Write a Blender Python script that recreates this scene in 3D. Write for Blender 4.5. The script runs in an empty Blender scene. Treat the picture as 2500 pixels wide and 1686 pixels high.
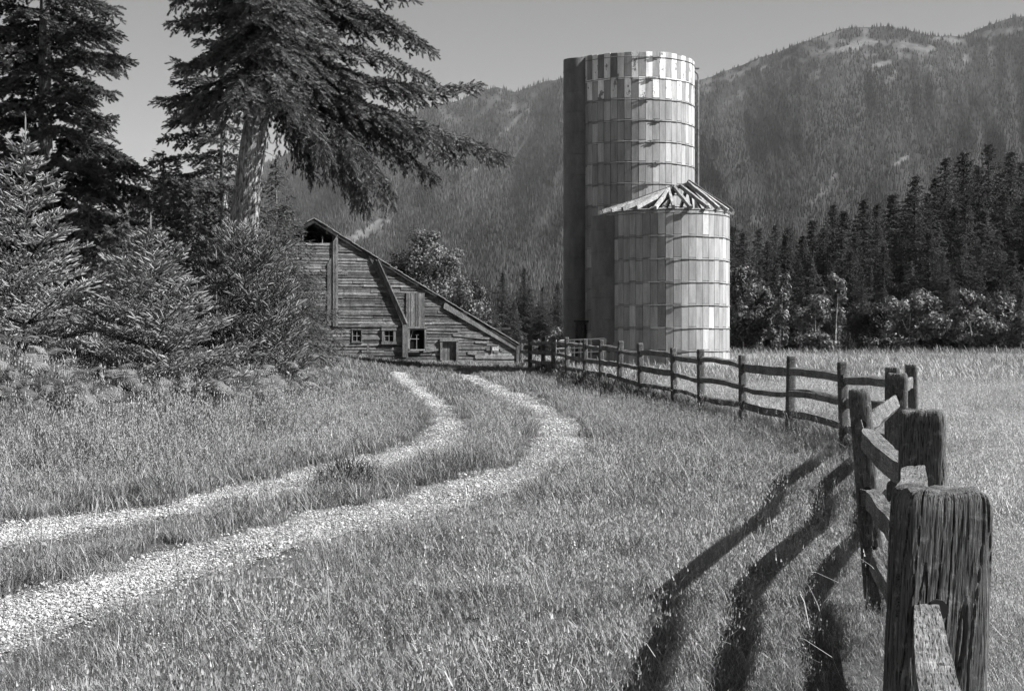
import bpy, math, random
import numpy as np
from mathutils import Vector, Matrix, Euler
random.seed(7)
rs = np.random.RandomState(11)
scene = bpy.context.scene
COL = scene.collection

# ---------------------------------------------------------------- camera
EYE = 1.55            # eye height above the near ground
F = 3600.0            # focal length in pixels of the 2500 px wide photograph
cam_d = bpy.data.cameras.new("camera")
cam_d.sensor_width = 36.0
cam_d.lens = F / 2500 * 36.0
cam_d.clip_start = 0.05
cam_d.clip_end = 30000
cam = bpy.data.objects.new("camera", cam_d)
COL.objects.link(cam)
cam.location = (0, 0, EYE)
cam.rotation_euler = (math.radians(90.08), 0, 0)
scene.camera = cam

# ---------------------------------------------------------------- light
SUN_EL = math.radians(41)
SUN_DIR = Vector((0.983 * math.cos(SUN_EL), -0.184 * math.cos(SUN_EL), math.sin(SUN_EL)))
sun_d = bpy.data.lights.new("sun", 'SUN')
sun_d.energy = 5.0
sun_d.angle = math.radians(0.5)
sun_d.color = (1.0, 1.0, 1.0)
sun = bpy.data.objects.new("sun", sun_d)
COL.objects.link(sun)
sun.rotation_euler = SUN_DIR.to_track_quat('Z', 'Y').to_euler()
sun.location = (20, -8, 20)
world = bpy.data.worlds.new("World")
scene.world = world
world.use_nodes = True
wn = world.node_tree
wn.nodes.clear()
w_out = wn.nodes.new("ShaderNodeOutputWorld")
w_bg = wn.nodes.new("ShaderNodeBackground")
w_sky = wn.nodes.new("ShaderNodeTexSky")
w_bw = wn.nodes.new("ShaderNodeSeparateColor")  # the photograph is black and white, taken as through a red filter
w_sky.sky_type = 'NISHITA'
w_sky.sun_disc = False
w_sky.sun_elevation = SUN_EL
w_sky.sun_rotation = math.atan2(SUN_DIR.x, SUN_DIR.y)
w_sky.altitude = 600
w_sky.air_density = 1.0
w_sky.dust_density = 0.4
wn.links.new(w_sky.outputs[0], w_bw.inputs[0])
wn.links.new(w_bw.outputs[0], w_bg.inputs[0])
w_bg.inputs[1].default_value = 0.055
wn.links.new(w_bg.outputs[0], w_out.inputs[0])
scene.view_settings.view_transform = 'Standard'
scene.view_settings.look = 'None'
scene.view_settings.exposure = 1.15
scene.view_settings.gamma = 1.0
scene.view_settings.use_curve_mapping = False
scene.cycles.max_bounces = 6
scene.cycles.diffuse_bounces = 2
scene.cycles.glossy_bounces = 2
scene.cycles.transmission_bounces = 3
scene.cycles.transparent_max_bounces = 8
scene.cycles.volume_bounces = 0
scene.cycles.use_adaptive_sampling = True
scene.cycles.adaptive_threshold = 0.02
scene.cycles.sample_clamp_indirect = 6

# ---------------------------------------------------------------- helpers
def P(px, py, z):
    """point at depth z metres that lies on photograph pixel (px, py)"""
    return np.array([(px - 1250.0) * z / F, z, EYE + (848.0 - py) * z / F])

def smooth01(t):
    t = np.clip(t, 0, 1)
    return t * t * (3 - 2 * t)

_hy = [-30, 12, 16, 21, 28, 34, 41, 52, 60, 72, 110, 400, 9000]
_hz = [0, 0, .04, .12, .27, .40, .53, .68, .75, .80, .86, .9, .9]
def ground_h(x, y):
    x = np.asarray(x, float); y = np.asarray(y, float)
    h = np.interp(y, _hy, _hz) * .5 + np.interp(y - 2.5, _hy, _hz) * .25 + np.interp(y + 2.5, _hy, _hz) * .25
    bank = 0.95 * smooth01((-x - 3.0) / 7.0) * smooth01((y - 15) / 11.0) * (1 - .5 * smooth01((y - 45) / 15))
    h = h + bank
    h = h + .022 * np.sin(x * 1.3 + .7 * np.sin(y * .45)) * np.sin(y * .9 + 1.1) + .012 * np.sin(x * 3.1 + y * 1.7)
    return h

def unproj(px, py):
    z = 30.0
    for _ in range(60):
        h = float(ground_h((px - 1250) * z / F, z))
        zn = F * (EYE - h) / max(py - 848.0, 1.0)
        z = .5 * z + .5 * min(zn, 200)
    return (px - 1250) * z / F, z

def new_obj(name, data, parent=None, loc=None):
    o = bpy.data.objects.new(name, data)
    COL.objects.link(o)
    if parent is not None: o.parent = parent
    if loc is not None: o.location = loc
    return o

def tag(o, label=None, cat=None, group=None, kind=None):
    if label: o["label"] = label
    if cat: o["category"] = cat
    if group: o["group"] = group
    if kind: o["kind"] = kind
    return o

def empty(name, loc, label, cat, group=None):
    o = new_obj(name, None, loc=tuple(float(v) for v in loc))
    o.empty_display_size = .2
    return tag(o, label, cat, group)

def mk_mesh(name, V, Fs, mat=None, smooth=False, tint=None):
    if not isinstance(Fs, (list, tuple)): Fs = [Fs]
    Fs = [np.asarray(f, np.int32) for f in Fs if len(f)]
    me = bpy.data.meshes.new(name)
    V = np.asarray(V, np.float32)
    loops = np.concatenate([f.ravel() for f in Fs])
    tot = np.concatenate([np.full(len(f), f.shape[1], np.int32) for f in Fs])
    st = np.concatenate([[0], np.cumsum(tot)[:-1]]).astype(np.int32)
    me.vertices.add(len(V)); me.vertices.foreach_set('co', V.ravel())
    me.loops.add(len(loops)); me.loops.foreach_set('vertex_index', loops)
    me.polygons.add(len(tot)); me.polygons.foreach_set('loop_start', st); me.polygons.foreach_set('loop_total', tot)
    me.polygons.foreach_set('use_smooth', np.full(len(tot), bool(smooth)))
    me.update(calc_edges=True)
    if tint is not None:
        a = me.attributes.new('tint', 'FLOAT', 'POINT')
        a.data.foreach_set('value', np.asarray(tint, np.float32))
    if mat: me.materials.append(mat)
    return me

class MB:
    """collects boxes, bars, tubes, rings; builds ONE mesh object"""
    def __init__(s): s.V = []; s.Q = []; s.T = []; s.t = []; s.n = 0
    def add(s, V, Q=None, T=None, tint=.5):
        V = np.asarray(V, float).reshape(-1, 3)
        if Q is not None and len(Q): s.Q.append(np.asarray(Q, int) + s.n)
        if T is not None and len(T): s.T.append(np.asarray(T, int) + s.n)
        s.V.append(V)
        s.t.append(np.full(len(V), tint) if np.isscalar(tint) else np.asarray(tint))
        s.n += len(V); return s
    def hexa(s, P8, tint=.5):
        """8 corners: bottom 4 (ccw), top 4"""
        return s.add(P8, Q=[[3, 2, 1, 0], [4, 5, 6, 7], [0, 1, 5, 4], [1, 2, 6, 5], [2, 3, 7, 6], [3, 0, 4, 7]], tint=tint)
    def box(s, c, d, tint=.5, M=None):
        x, y, z = d[0] / 2, d[1] / 2, d[2] / 2
        p = np.array([[-x, -y, -z], [x, -y, -z], [x, y, -z], [-x, y, -z], [-x, -y, z], [x, -y, z], [x, y, z], [-x, y, z]])
        if M is not None: p = p @ np.asarray(M, float).T
        return s.hexa(p + np.asarray(c, float), tint)
    def bar(s, a, b, w, h, up=(0, 0, 1), tint=.5, segs=1, wob=0, rnd=None):
        """rectangular bar from a to b, w across, h along up"""
        a = np.asarray(a, float); b = np.asarray(b, float); d = b - a; L = np.linalg.norm(d); d = d / L
        u = np.asarray(up, float); sd = np.cross(d, u); sd /= np.linalg.norm(sd); u = np.cross(sd, d)
        V = []; Q = []
        for i in range(segs + 1):
            c = a + d * L * i / segs
            if wob and 0 < i < segs: c = c + (rnd or rs).uniform(-wob, wob) * sd + (rnd or rs).uniform(-wob, wob) * u
            for (p, q) in ((-1, -1), (1, -1), (1, 1), (-1, 1)): V.append(c + sd * p * w / 2 + u * q * h / 2)
        for i in range(segs):
            for k in range(4): Q.append([i * 4 + k, i * 4 + (k + 1) % 4, i * 4 + 4 + (k + 1) % 4, i * 4 + 4 + k])
        Q.append([3, 2, 1, 0]); Q.append([segs * 4 + k for k in range(4)])
        return s.add(V, Q=Q, tint=tint)
    def tube(s, pts, r, n=6, tint=.5, cap=True):
        pts = np.asarray(pts, float); K = len(pts)
        r = np.full(K, r) if np.isscalar(r) else np.asarray(r, float)
        tg = np.gradient(pts, axis=0); tg /= np.linalg.norm(tg, axis=1)[:, None] + 1e-9
        ref = np.array([0.13, .2, 1.0]) if abs(tg[0, 2]) < .8 else np.array([1.0, .1, 0])
        A = np.cross(tg, ref); A /= np.linalg.norm(A, axis=1)[:, None] + 1e-9
        B = np.cross(tg, A)
        an = np.arange(n) * 2 * math.pi / n
        V = pts[:, None, :] + r[:, None, None] * (A[:, None, :] * np.cos(an)[None, :, None] + B[:, None, :] * np.sin(an)[None, :, None])
        i = np.arange(K - 1)[:, None] * n; k = np.arange(n)[None, :]; k2 = (k + 1) % n
        Q = np.stack([i + k, i + k2, i + n + k2, i + n + k], -1).reshape(-1, 4)
        V = V.reshape(-1, 3)
        T = []
        if cap:
            V = np.vstack([V, pts[0], pts[-1]])
            for q in range(n):
                T.append([K * n, (q + 1) % n, q]); T.append([K * n + 1, (K - 1) * n + q, (K - 1) * n + (q + 1) % n])
        return s.add(V, Q=Q, T=T, tint=tint)
    def data(s): return np.vstack(s.V), [np.vstack(f) for f in (s.Q, s.T) if len(f)], np.concatenate(s.t)
    def build(s, name, mat, parent=None, smooth=False, loc=None, origin=None):
        V, Fs, t = s.data()
        if origin is not None: V = V - np.asarray(origin)
        o = new_obj(name, mk_mesh(name, V, Fs, mat, smooth, t), parent, loc)
        return o

# ---- materials ----------------------------------------------------------
def gcol(v): return (v, v, v, 1)
class Mat:
    def __init__(s, name, rough=.85, spec=.2):
        s.m = bpy.data.materials.new(name); s.m.use_nodes = True
        s.nt = s.m.node_tree; s.N = s.nt.nodes; s.b = s.N["Principled BSDF"]; s.out = s.N["Material Output"]
        s.b.inputs['Roughness'].default_value = rough
        s.b.inputs['Specular IOR Level'].default_value = spec
    def node(s, t, **kw):
        n = s.N.new(t)
        for k, v in kw.items():
            if k in ('inp',):
                for a, b in v.items(): n.inputs[a].default_value = b
            else: setattr(n, k, v)
        return n
    def link(s, a, b): s.nt.links.new(a, b)
    def attr(s, name, typ='GEOMETRY'):
        n = s.N.new("ShaderNodeAttribute"); n.attribute_name = name; n.attribute_type = typ
        return n.outputs['Fac']
    def coords(s, scale=(1, 1, 1), kind='Object'):
        if kind == 'World':
            src = s.N.new("ShaderNodeNewGeometry").outputs['Position']
        else:
            src = s.N.new("ShaderNodeTexCoord").outputs[kind]
        mp = s.N.new("ShaderNodeMapping"); mp.inputs['Scale'].default_value = scale
        s.link(src, mp.inputs[0]); return mp.outputs[0]
    def noise(s, scale, detail=4, coord=None, rough=.55, dist=0):
        n = s.N.new("ShaderNodeTexNoise"); n.inputs['Scale'].default_value = scale; n.inputs['Detail'].default_value = detail
        n.inputs['Roughness'].default_value = rough; n.inputs['Distortion'].default_value = dist
        if coord is not None: s.link(coord, n.inputs['Vector'])
        return n.outputs['Fac']
    def ramp(s, fac, pts):
        r = s.N.new("ShaderNodeMapRange") if len(pts) == 2 else s.N.new("ShaderNodeValToRGB")
        if len(pts) == 2:
            r.inputs['From Min'].default_value = pts[0][0]; r.inputs['From Max'].default_value = pts[1][0]
            r.inputs['To Min'].default_value = pts[0][1]; r.inputs['To Max'].default_value = pts[1][1]
            s.link(fac, r.inputs['Value']); return r.outputs['Result']
        e = r.color_ramp.elements
        while len(e) < len(pts): e.new(.5)
        for i, (p, v) in enumerate(pts): e[i].position = p; e[i].color = gcol(v)
        s.link(fac, r.inputs[0]); return r.outputs[0]
    def math(s, op, a, b=None, clamp=False):
        n = s.N.new("ShaderNodeMath"); n.operation = op; n.use_clamp = clamp
        for i, v in enumerate((a, b)):
            if v is None: continue
            if isinstance(v, (int, float)): n.inputs[i].default_value = v
            else: s.link(v, n.inputs[i])
        return n.outputs[0]
    def base(s, v): 
        if isinstance(v, (int, float)): s.b.inputs['Base Color'].default_value = gcol(v)
        else: s.link(v, s.b.inputs['Base Color'])
    def bump(s, h, strength=.5, dist=.01):
        n = s.N.new("ShaderNodeBump"); n.inputs['Strength'].default_value = strength; n.inputs['Distance'].default_value = dist
        s.link(h, n.inputs['Height']); s.link(n.outputs[0], s.b.inputs['Normal'])
    def translucent(s, colsock, amt=.3):
        t = s.N.new("ShaderNodeBsdfTranslucent"); mx = s.N.new("ShaderNodeMixShader"); mx.inputs[0].default_value = amt
        s.link(colsock, t.inputs[0]); s.link(s.b.outputs[0], mx.inputs[1]); s.link(t.outputs[0], mx.inputs[2])
        s.link(mx.outputs[0], s.out.inputs['Surface'])

def wood_mat(name, lo, hi, scale=(9, 9, .7), bump=.6, dark_cracks=True, lichen=0.0):
    m = Mat(name, .9, .15)
    c = m.coords(scale)
    n1 = m.noise(6, 8, c, .65, .4)
    n2 = m.noise(1.1, 3, m.coords((1, 1, 1)), .5)
    n3 = m.noise(16, 3, c, .5)
    t = m.attr('tint')
    v = m.ramp(n1, [(.25, lo), (.75, hi)])
    v = m.math('MULTIPLY', v, m.ramp(n2, [(.2, .7), (.8, 1.25)]))
    v = m.math('MULTIPLY', v, m.ramp(t, [(0, .45), (1, 1.55)]))
    if dark_cracks: v = m.math('MULTIPLY', v, m.ramp(n3, [(.36, .18), (.46, 1)]))
    v = m.math('MULTIPLY', v, m.ramp(m.noise(2.7, 5, m.coords((1.5, 1.5, .8)), .7, .5), [(.35, .62), (.65, 1.3)]))
    if lichen:
        l = m.noise(34, 4, m.coords((1, 1, 1)), .7)
        v = m.math('ADD', v, m.ramp(l, [(.55, 0), (.68, lichen)]))
    m.base(v)
    m.bump(m.math('ADD', n1, m.math('MULTIPLY', n3, .5)), bump, .012)
    return m.m

def foliage_mat(name, lo, hi, trans=.18, rough=.7, spec=.25, patch=None):
    m = Mat(name, rough, spec)
    t = m.attr('tint')
    oi = m.N.new("ShaderNodeObjectInfo")
    v = m.ramp(t, [(0, lo), (1, hi)])
    v = m.math('MULTIPLY', v, m.ramp(oi.outputs['Random'], [(0, .72), (1, 1.28)]))
    if patch:
        v = m.math('MULTIPLY', v, m.ramp(m.noise(patch, 4, m.coords(kind='World'), .6), [(.3, .7), (.7, 1.3)]))
    m.base(v)
    cmb = m.node("ShaderNodeCombineColor")
    for i in range(3): m.link(v, cmb.inputs[i])
    m.translucent(cmb.outputs[0], trans)
    return m.m
# ================================================================ ground
def pt_in_poly(x, y, poly):
    inside = np.zeros(len(x), bool); n = len(poly)
    for i in range(n):
        x1, y1 = poly[i]; x2, y2 = poly[(i + 1) % n]
        if y1 == y2: continue
        c = ((y1 > y) != (y2 > y)) & (x < (x2 - x1) * (y - y1) / (y2 - y1) + x1)
        inside ^= c
    return inside

def resample(pts, n):
    pts = np.asarray(pts, float)
    d = np.concatenate([[0], np.cumsum(np.linalg.norm(np.diff(pts, axis=0), axis=1))])
    t = np.linspace(0, d[-1], n)
    return np.stack([np.interp(t, d, pts[:, k]) for k in range(pts.shape[1])], 1)

K = 1.0753
def edge(pts, n=70):
    p = resample([(a * K, b * K) for a, b in pts], n)
    for _ in range(3): p[1:-1] = .25 * p[:-2] + .5 * p[1:-1] + .25 * p[2:]
    return np.array([unproj(a, b) for a, b in p])

TR_IN = edge([(-260, 1440), (0, 1368), (400, 1245), (700, 1165), (900, 1125), (1050, 1085), (1150, 1050), (1225, 1010), (1235, 985), (1215, 955), (1170, 925), (1110, 890), (1060, 865), (1010, 843)])
TR_OUT = edge([(-260, 1570), (0, 1480), (400, 1330), (700, 1240), (900, 1190), (1050, 1150), (1200, 1100), (1320, 1045), (1355, 1000), (1330, 965), (1270, 930), (1200, 900), (1130, 872), (1050, 843)])
TL_IN = edge([(-200, 1228), (0, 1190), (250, 1165), (450, 1125), (650, 1075), (850, 1030), (950, 1005), (985, 975), (990, 945), (960, 915), (920, 885), (895, 860), (888, 845)])
TL_OUT = edge([(-200, 1295), (0, 1245), (250, 1205), (450, 1160), (650, 1125), (850, 1075), (1000, 1035), (1070, 1000), (1075, 970), (1050, 940), (1000, 910), (960, 880), (925, 855), (915, 845)])
POLY_R = np.vstack([TR_IN, TR_OUT[::-1]]); POLY_L = np.vstack([TL_IN, TL_OUT[::-1]])

def vnoise(x, y, s, seed=0):
    """cheap smooth noise 0..1"""
    x = np.asarray(x) * s + seed * 17.13; y = np.asarray(y) * s + seed * 9.7
    xi = np.floor(x).astype(np.int64); yi = np.floor(y).astype(np.int64); fx = smooth01(x - xi); fy = smooth01(y - yi)
    def h(a, b):
        n = (a * 374761393 + b * 668265263 + seed * 1442695) & 0x7fffffff
        n = ((n ^ (n >> 13)) * 1274126177) & 0x7fffffff
        return ((n ^ (n >> 16)) & 0xffff) / 65535.0
    return (h(xi, yi) * (1 - fx) + h(xi + 1, yi) * fx) * (1 - fy) + (h(xi, yi + 1) * (1 - fx) + h(xi + 1, yi + 1) * fx) * fy

def fbm(x, y, s, seed=0, o=4):
    v = 0; a = .5; t = 0
    for i in range(o):
        v = v + a * vnoise(x, y, s * 2 ** i, seed + i); t += a; a *= .5
    return v / t

def track_mask(x, y):
    jx = x + .42 * (fbm(x, y, 2.2, 3) - .5) * 2; jy = y + .75 * (fbm(x, y, 2.2, 8) - .5) * 2
    return pt_in_poly(jx, jy, POLY_R) | pt_in_poly(jx, jy, POLY_L)

# ground sheet: fine near, coarse far
def axis(vals):
    out = []
    for a, b, s in vals: out += list(np.arange(a, b, s))
    return np.array(out + [vals[-1][1]])
gx = axis([(-9000, -1000, 800), (-1000, -200, 80), (-200, -40, 10), (-40, -16, 1.5), (-16, 16, .28), (16, 60, 2), (60, 200, 10), (200, 1000, 80), (1000, 9000, 800)])
gy = axis([(-300, -20, 20), (-20, 4, 2), (4, 34, .28), (34, 80, .8), (80, 200, 8), (200, 1000, 60), (1000, 9000, 600)])
GX, GY = np.meshgrid(gx, gy)
V = np.stack([GX.ravel(), GY.ravel(), ground_h(GX, GY).ravel()], 1)
nx = len(gx); ny = len(gy)
I = (np.arange(ny - 1)[:, None] * nx + np.arange(nx - 1)[None, :]).ravel()
Q = np.stack([I, I + 1, I + nx + 1, I + nx], 1)
m = Mat("soil_and_thatch", .95, .1)
n1 = m.noise(3.0, 6, m.coords(kind='World'), .7); n2 = m.noise(60, 4, m.coords(kind='World'), .7)
v = m.math('MULTIPLY', m.ramp(n1, [(.3, .06), (.7, .12)]), m.ramp(n2, [(.3, .5), (.7, 1.4)]))
m.base(v); m.bump(n2, .8, .02)
ground = new_obj("ground", mk_mesh("ground", V, Q, m.m, True)); tag(ground, kind="structure")

# the two gravel wheel tracks, sheets 4 mm above the ground, following it
m = Mat("pale_gravel", .95, .1)
vo = m.node("ShaderNodeTexVoronoi", inp={'Scale': 34.0}); m.link(m.coords(kind='World'), vo.inputs['Vector'])
vo2 = m.node("ShaderNodeTexVoronoi", inp={'Scale': 75.0}); m.link(m.coords(kind='World'), vo2.inputs['Vector'])
nn = m.noise(1.3, 7, m.coords(kind='World'), .7)
v = m.math('MULTIPLY', m.ramp(vo.outputs['Distance'], [(.1, 1.1), (.75, .45)]), m.ramp(vo2.outputs['Distance'], [(.1, 1.1), (.8, .6)]))
v = m.math('MULTIPLY', v, m.ramp(nn, [(.36, .27), (.62, .60)]))
m.base(v)
bsum = m.math('ADD', m.math('MULTIPLY', vo.outputs['Distance'], -1.0), m.math('MULTIPLY', vo2.outputs['Distance'], -.5))
m.bump(bsum, 1.0, .025)
gravel_mat = m.m
for A, B in ((TR_IN, TR_OUT), (TL_IN, TL_OUT)):
    A2 = resample(A, 260); B2 = resample(B, 260); W = 13
    rows = []
    for k in range(W):
        t = k / (W - 1); p = A2 * (1 - t) + B2 * t
        if k in (0, W - 1):
            q = (fbm(p[:, 0], p[:, 1], 3.0, 5) - .5) * .8
            p = p + (A2 - B2) / np.linalg.norm(A2 - B2, axis=1)[:, None] * q[:, None] * (1 if k == 0 else -1)
        rows.append(p)
    R = np.stack(rows, 1).reshape(-1, 2)
    z = ground_h(R[:, 0], R[:, 1]) + .007
    I = (np.arange(259)[:, None] * W + np.arange(W - 1)[None, :]).ravel()
    Q = np.stack([I, I + 1, I + W + 1, I + W], 1)
    t = new_obj("gravel_track", mk_mesh("gravel_track", np.column_stack([R, z]), Q, gravel_mat, True))
    tag(t, kind="structure")

# ================================================================ mountain
# skyline of the photograph: (px, py); the crest stands 3.3 - 4.6 km off
SKY = [(-1200, 700), (-500, 640), (0, 575), (400, 480), (560, 430), (673, 388), (760, 352), (830, 318), (1000, 275), (1100, 250), (1188, 219), (1215, 213), (1260, 222), (1330, 200), (1378, 187),
       (1480, 205), (1600, 215), (1710, 196), (1800, 160), (1905, 122), (1960, 100), (2010, 82), (2060, 70), (2110, 65), (2170, 64), (2215, 70), (2262, 82), (2300, 87), (2355, 88), (2375, 76), (2405, 64), (2450, 50), (2500, 41), (2800, 20), (3400, 60), (4200, 300)]
mpx = np.arange(-1200, 4200, 7.0); NR = 190
ridge = np.interp(mpx, [p[0] for p in SKY], [p[1] for p in SKY])
ridge = ridge + (fbm(mpx, mpx * 0, 1 / 40., 31, 4) - .5) * 12
tanE = (848 - ridge) / F
Rc = np.interp(mpx, [-1200, 1200, 1700, 2200, 4200], [5200, 4600, 3600, 3500, 3600]) + (fbm(mpx, mpx * 0, 1 / 260., 12, 3) - .5) * 900
u = np.linspace(0, 1, 165)
R0 = 620.0
def mount(px_i, uu):
    """radius and height for column value px (array) and slope parameter u (array)"""
    tE = np.interp(px_i, mpx, tanE); rc = np.interp(px_i, mpx, Rc)
    gul = fbm(px_i + 420 * uu * (px_i > 1500) - 330 * uu, uu * 260, 1 / 85., 44, 5) - .5
    r = R0 + (rc - R0) * (.28 * uu + .72 * uu ** 1.35) * (1 + .42 * gul * np.sin(math.pi * np.clip(uu, 0, 1)) ** .8)
    return r, tE * (uu ** .95) * r
PXg, Ug = np.meshgrid(mpx, u)
Rg, Hg = mount(PXg, Ug)
# backside
Ub = np.linspace(0.04, .5, 25)
PXb, UB = np.meshgrid(mpx, Ub)
Rb = np.interp(PXb, mpx, Rc) * (1 + UB); Hb = np.interp(PXb, mpx, tanE * Rc) * (1 - UB * 1.8)
Rg = np.vstack([Rg, Rb]); Hg = np.vstack([Hg, Hb]); PXa = np.vstack([PXg, PXb])
dx = (PXa - 1250) / F
V = np.stack([dx * Rg, Rg, EYE - 1.0 + Hg], -1)
def clearing(px, py, seed=2):
    """0..1, how bare the slope is where it shows at (px,py) of the photograph"""
    c = np.zeros(np.shape(px))
    def blob(cx, cy, rx, ry, ang, s=1.0):
        a = math.radians(ang); X = (px - cx) * math.cos(a) + (py - cy) * math.sin(a); Y = -(px - cx) * math.sin(a) + (py - cy) * math.cos(a)
        nz = (fbm(px, py, 1 / 9., 71, 4) - .5) * 2.6
        return s * smooth01((1.25 - np.sqrt((X / rx) ** 2 + (Y / ry) ** 2) + nz) * 2)
    for b in ((905, 560, 52, 13, -32), (865, 582, 45, 12, -20), (1262, 262, 18, 8, -15), (1200, 250, 34, 10, -45), (1255, 300, 40, 5, -42), (1140, 430, 40, 5, -35, .6),
              (1990, 182, 20, 8, -60, .8), (1925, 195, 8, 14, 35, .7), (2150, 158, 28, 6, -10), (2180, 190, 8, 16, 40, .7), (2060, 120, 60, 9, -12), (2120, 105, 60, 8, 0),
              (2230, 115, 50, 8, 10), (2360, 140, 12, 16, 10), (2250, 352, 6, 5, -40), (2200, 392, 26, 4, -32), (2160, 415, 10, 6, -60), (2040, 430, 16, 10, 10, .6), (1830, 540, 40, 10, -20, .5),
              (2330, 100, 40, 5, 10), (2440, 80, 60, 8, -10), (1820, 170, 50, 6, -30), (1720, 203, 20, 5, -30), (1920, 140, 50, 6, -25), (2000, 480, 30, 8, -40, .45)):
        c = np.maximum(c, blob(*b))
    rid = np.interp(px, mpx, ridge); d = py - rid
    n = fbm(px, py * 1.8, 1 / 26., 5, 4)
    top = smooth01((n - .50) * 6) * smooth01(1 - (d - 20) / np.where(px > 1600, 130., 70.)) * (px > 1000)
    c = np.maximum(c, top * .7)
    return np.clip(c, 0, 1)
PYa = 848 - (V[..., 2] - EYE) / Rg * F
cl = clearing(PXa, PYa)
ncol = len(mpx); nrow = V.shape[0]
I = (np.arange(nrow - 1)[:, None] * ncol + np.arange(ncol - 1)[None, :]).ravel()
Q = np.stack([I, I + 1, I + ncol + 1, I + ncol], 1)
m = Mat("mountain_ground", .95, .05)
t = m.attr('tint'); nz = m.noise(.02, 6, m.coords(kind='World'), .75)
v = m.math('MULTIPLY', m.ramp(t, [(0, .03), (1, .10)]), m.ramp(nz, [(.3, .6), (.7, 1.35)]))
m.base(v); m.bump(nz, .5, 15)
mountain = new_obj("mountain", mk_mesh("mountain", V.reshape(-1, 3), Q, m.m, True, cl.ravel())); tag(mountain, kind="structure")

# the forest on the slopes: one mass of slender trees
NT = 150000
px = rs.uniform(-350, 2850, NT); uu = rs.uniform(0.02, 1.0, NT) ** .92
r, h = mount(px, uu)
py = 848 - h / r * F
c = clearing(px, py)
den = .35 + .65 * fbm(px, py, 1 / 22., 91, 3) * 1.5
keep = (rs.rand(NT) > c * .93) & (rs.rand(NT) < den)
px, uu, r, h, py, c = [a[keep] for a in (px, uu, r, h, py, c)]
N = len(px)
hh = rs.uniform(11, 21, N) * r / F * (1 - .35 * uu) * (1 - .4 * c); ww = hh * rs.uniform(.10, .18, N)
base = np.stack([(px - 1250) / F * r, r, EYE - 1.5 + h], 1)
kk = 5
an = np.arange(kk) * 2 * math.pi / kk
ring1 = np.stack([np.cos(an), np.sin(an), np.full(kk, .08)], 1)
ring2 = np.stack([np.cos(an + .6) * .62, np.sin(an + .6) * .62, np.full(kk, .5)], 1)
T = np.vstack([ring1, ring2, [[0, 0, 1.0]]])
rot = rs.uniform(0, 6.28, N); cs, sn = np.cos(rot), np.sin(rot)
Tx = T[None, :, 0] * cs[:, None] - T[None, :, 1] * sn[:, None]; Ty = T[None, :, 0] * sn[:, None] + T[None, :, 1] * cs[:, None]
jit = rs.uniform(.75, 1.25, (N, len(T)))
Vt = np.stack([base[:, 0:1] + Tx * ww[:, None] * jit, base[:, 1:2] + Ty * ww[:, None] * jit, base[:, 2:3] + T[None, :, 2] * hh[:, None]], -1)
F1 = []
for k in range(kk):
    k2 = (k + 1) % kk
    F1 += [[k, k2, kk + k], [k2, kk + k2, kk + k], [kk + k, kk + k2, 2 * kk]]
F1 = np.array(F1)
Fa = (F1[None] + (np.arange(N) * len(T))[:, None, None]).reshape(-1, 3)
tt = np.repeat(np.clip(rs.normal(.42, .28, N) + 1.5 * (fbm(px + .4 * py, py, 1 / 110., 14, 4) - .5) + .5 * (fbm(px, py, 1 / 30., 15, 3) - .5), 0, 1), len(T))  # random tone per tree, plus broad drift painting gully shading into the colour
m = Mat("distant_forest", .95, .05); t = m.attr('tint'); m.base(m.ramp(t, [(0, .010), (1, .085)]))
fo = new_obj("mountain_forest", mk_mesh("mountain_forest", Vt.reshape(-1, 3), Fa, m.m, False, tt)); tag(fo, kind="stuff", label="dense conifer forest covering the mountain slopes", cat="forest")
# ================================================================ silos
m = Mat("silo_concrete", .9, .15)
t = m.attr('tint')
st = m.noise(3.2, 7, m.coords((1.6, 1.6, .22)), .75); sp = m.noise(30, 4, m.coords(), .7)
v = m.ramp(t, [(0, .09), (.5, .31), (.7, .46), (1, .86)])
v = m.math('MULTIPLY', v, m.ramp(st, [(.3, .58), (.7, 1.25)]))
v = m.math('MULTIPLY', v, m.ramp(sp, [(.2, .80), (.8, 1.16)]))
pk = m.math('LESS_THAN', m.noise(2.6, 5, m.coords((1, 1, .5)), .75), m.math('MULTIPLY', m.math('GREATER_THAN', t, .8), .43))
mx = m.node("ShaderNodeMix", data_type='FLOAT'); m.link(pk, mx.inputs[0]); m.link(v, mx.inputs[2]); mx.inputs[3].default_value = .24
m.base(mx.outputs[0]); m.bump(sp, .3, .01)
silo_mat = m.m
m = Mat("dark_recess", .95, .05); m.base(.03); recess_mat = m.m
m = Mat("hoop_iron", .6, .4); m.base(m.ramp(m.noise(8, 4, m.coords()), [(.3, .10), (.7, .26)])); iron_mat = m.m
m = Mat("chute_sheet_metal", .7, .3)
m.base(m.math('MULTIPLY', m.ramp(m.noise(3, 5, m.coords((1, 1, .4)), .7), [(.3, .09), (.7, .18)]), m.ramp(m.noise(40, 3, m.coords()), [(.3, .85), (.7, 1.15)])))
chute_mat = m.m
m = Mat("weathered_galvanised", .5, .4); m.base(.62); galv_mat = m.m
roofwood = wood_mat("silo_roof_wood", .16, .42, (3, 3, 3), .4)

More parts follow.
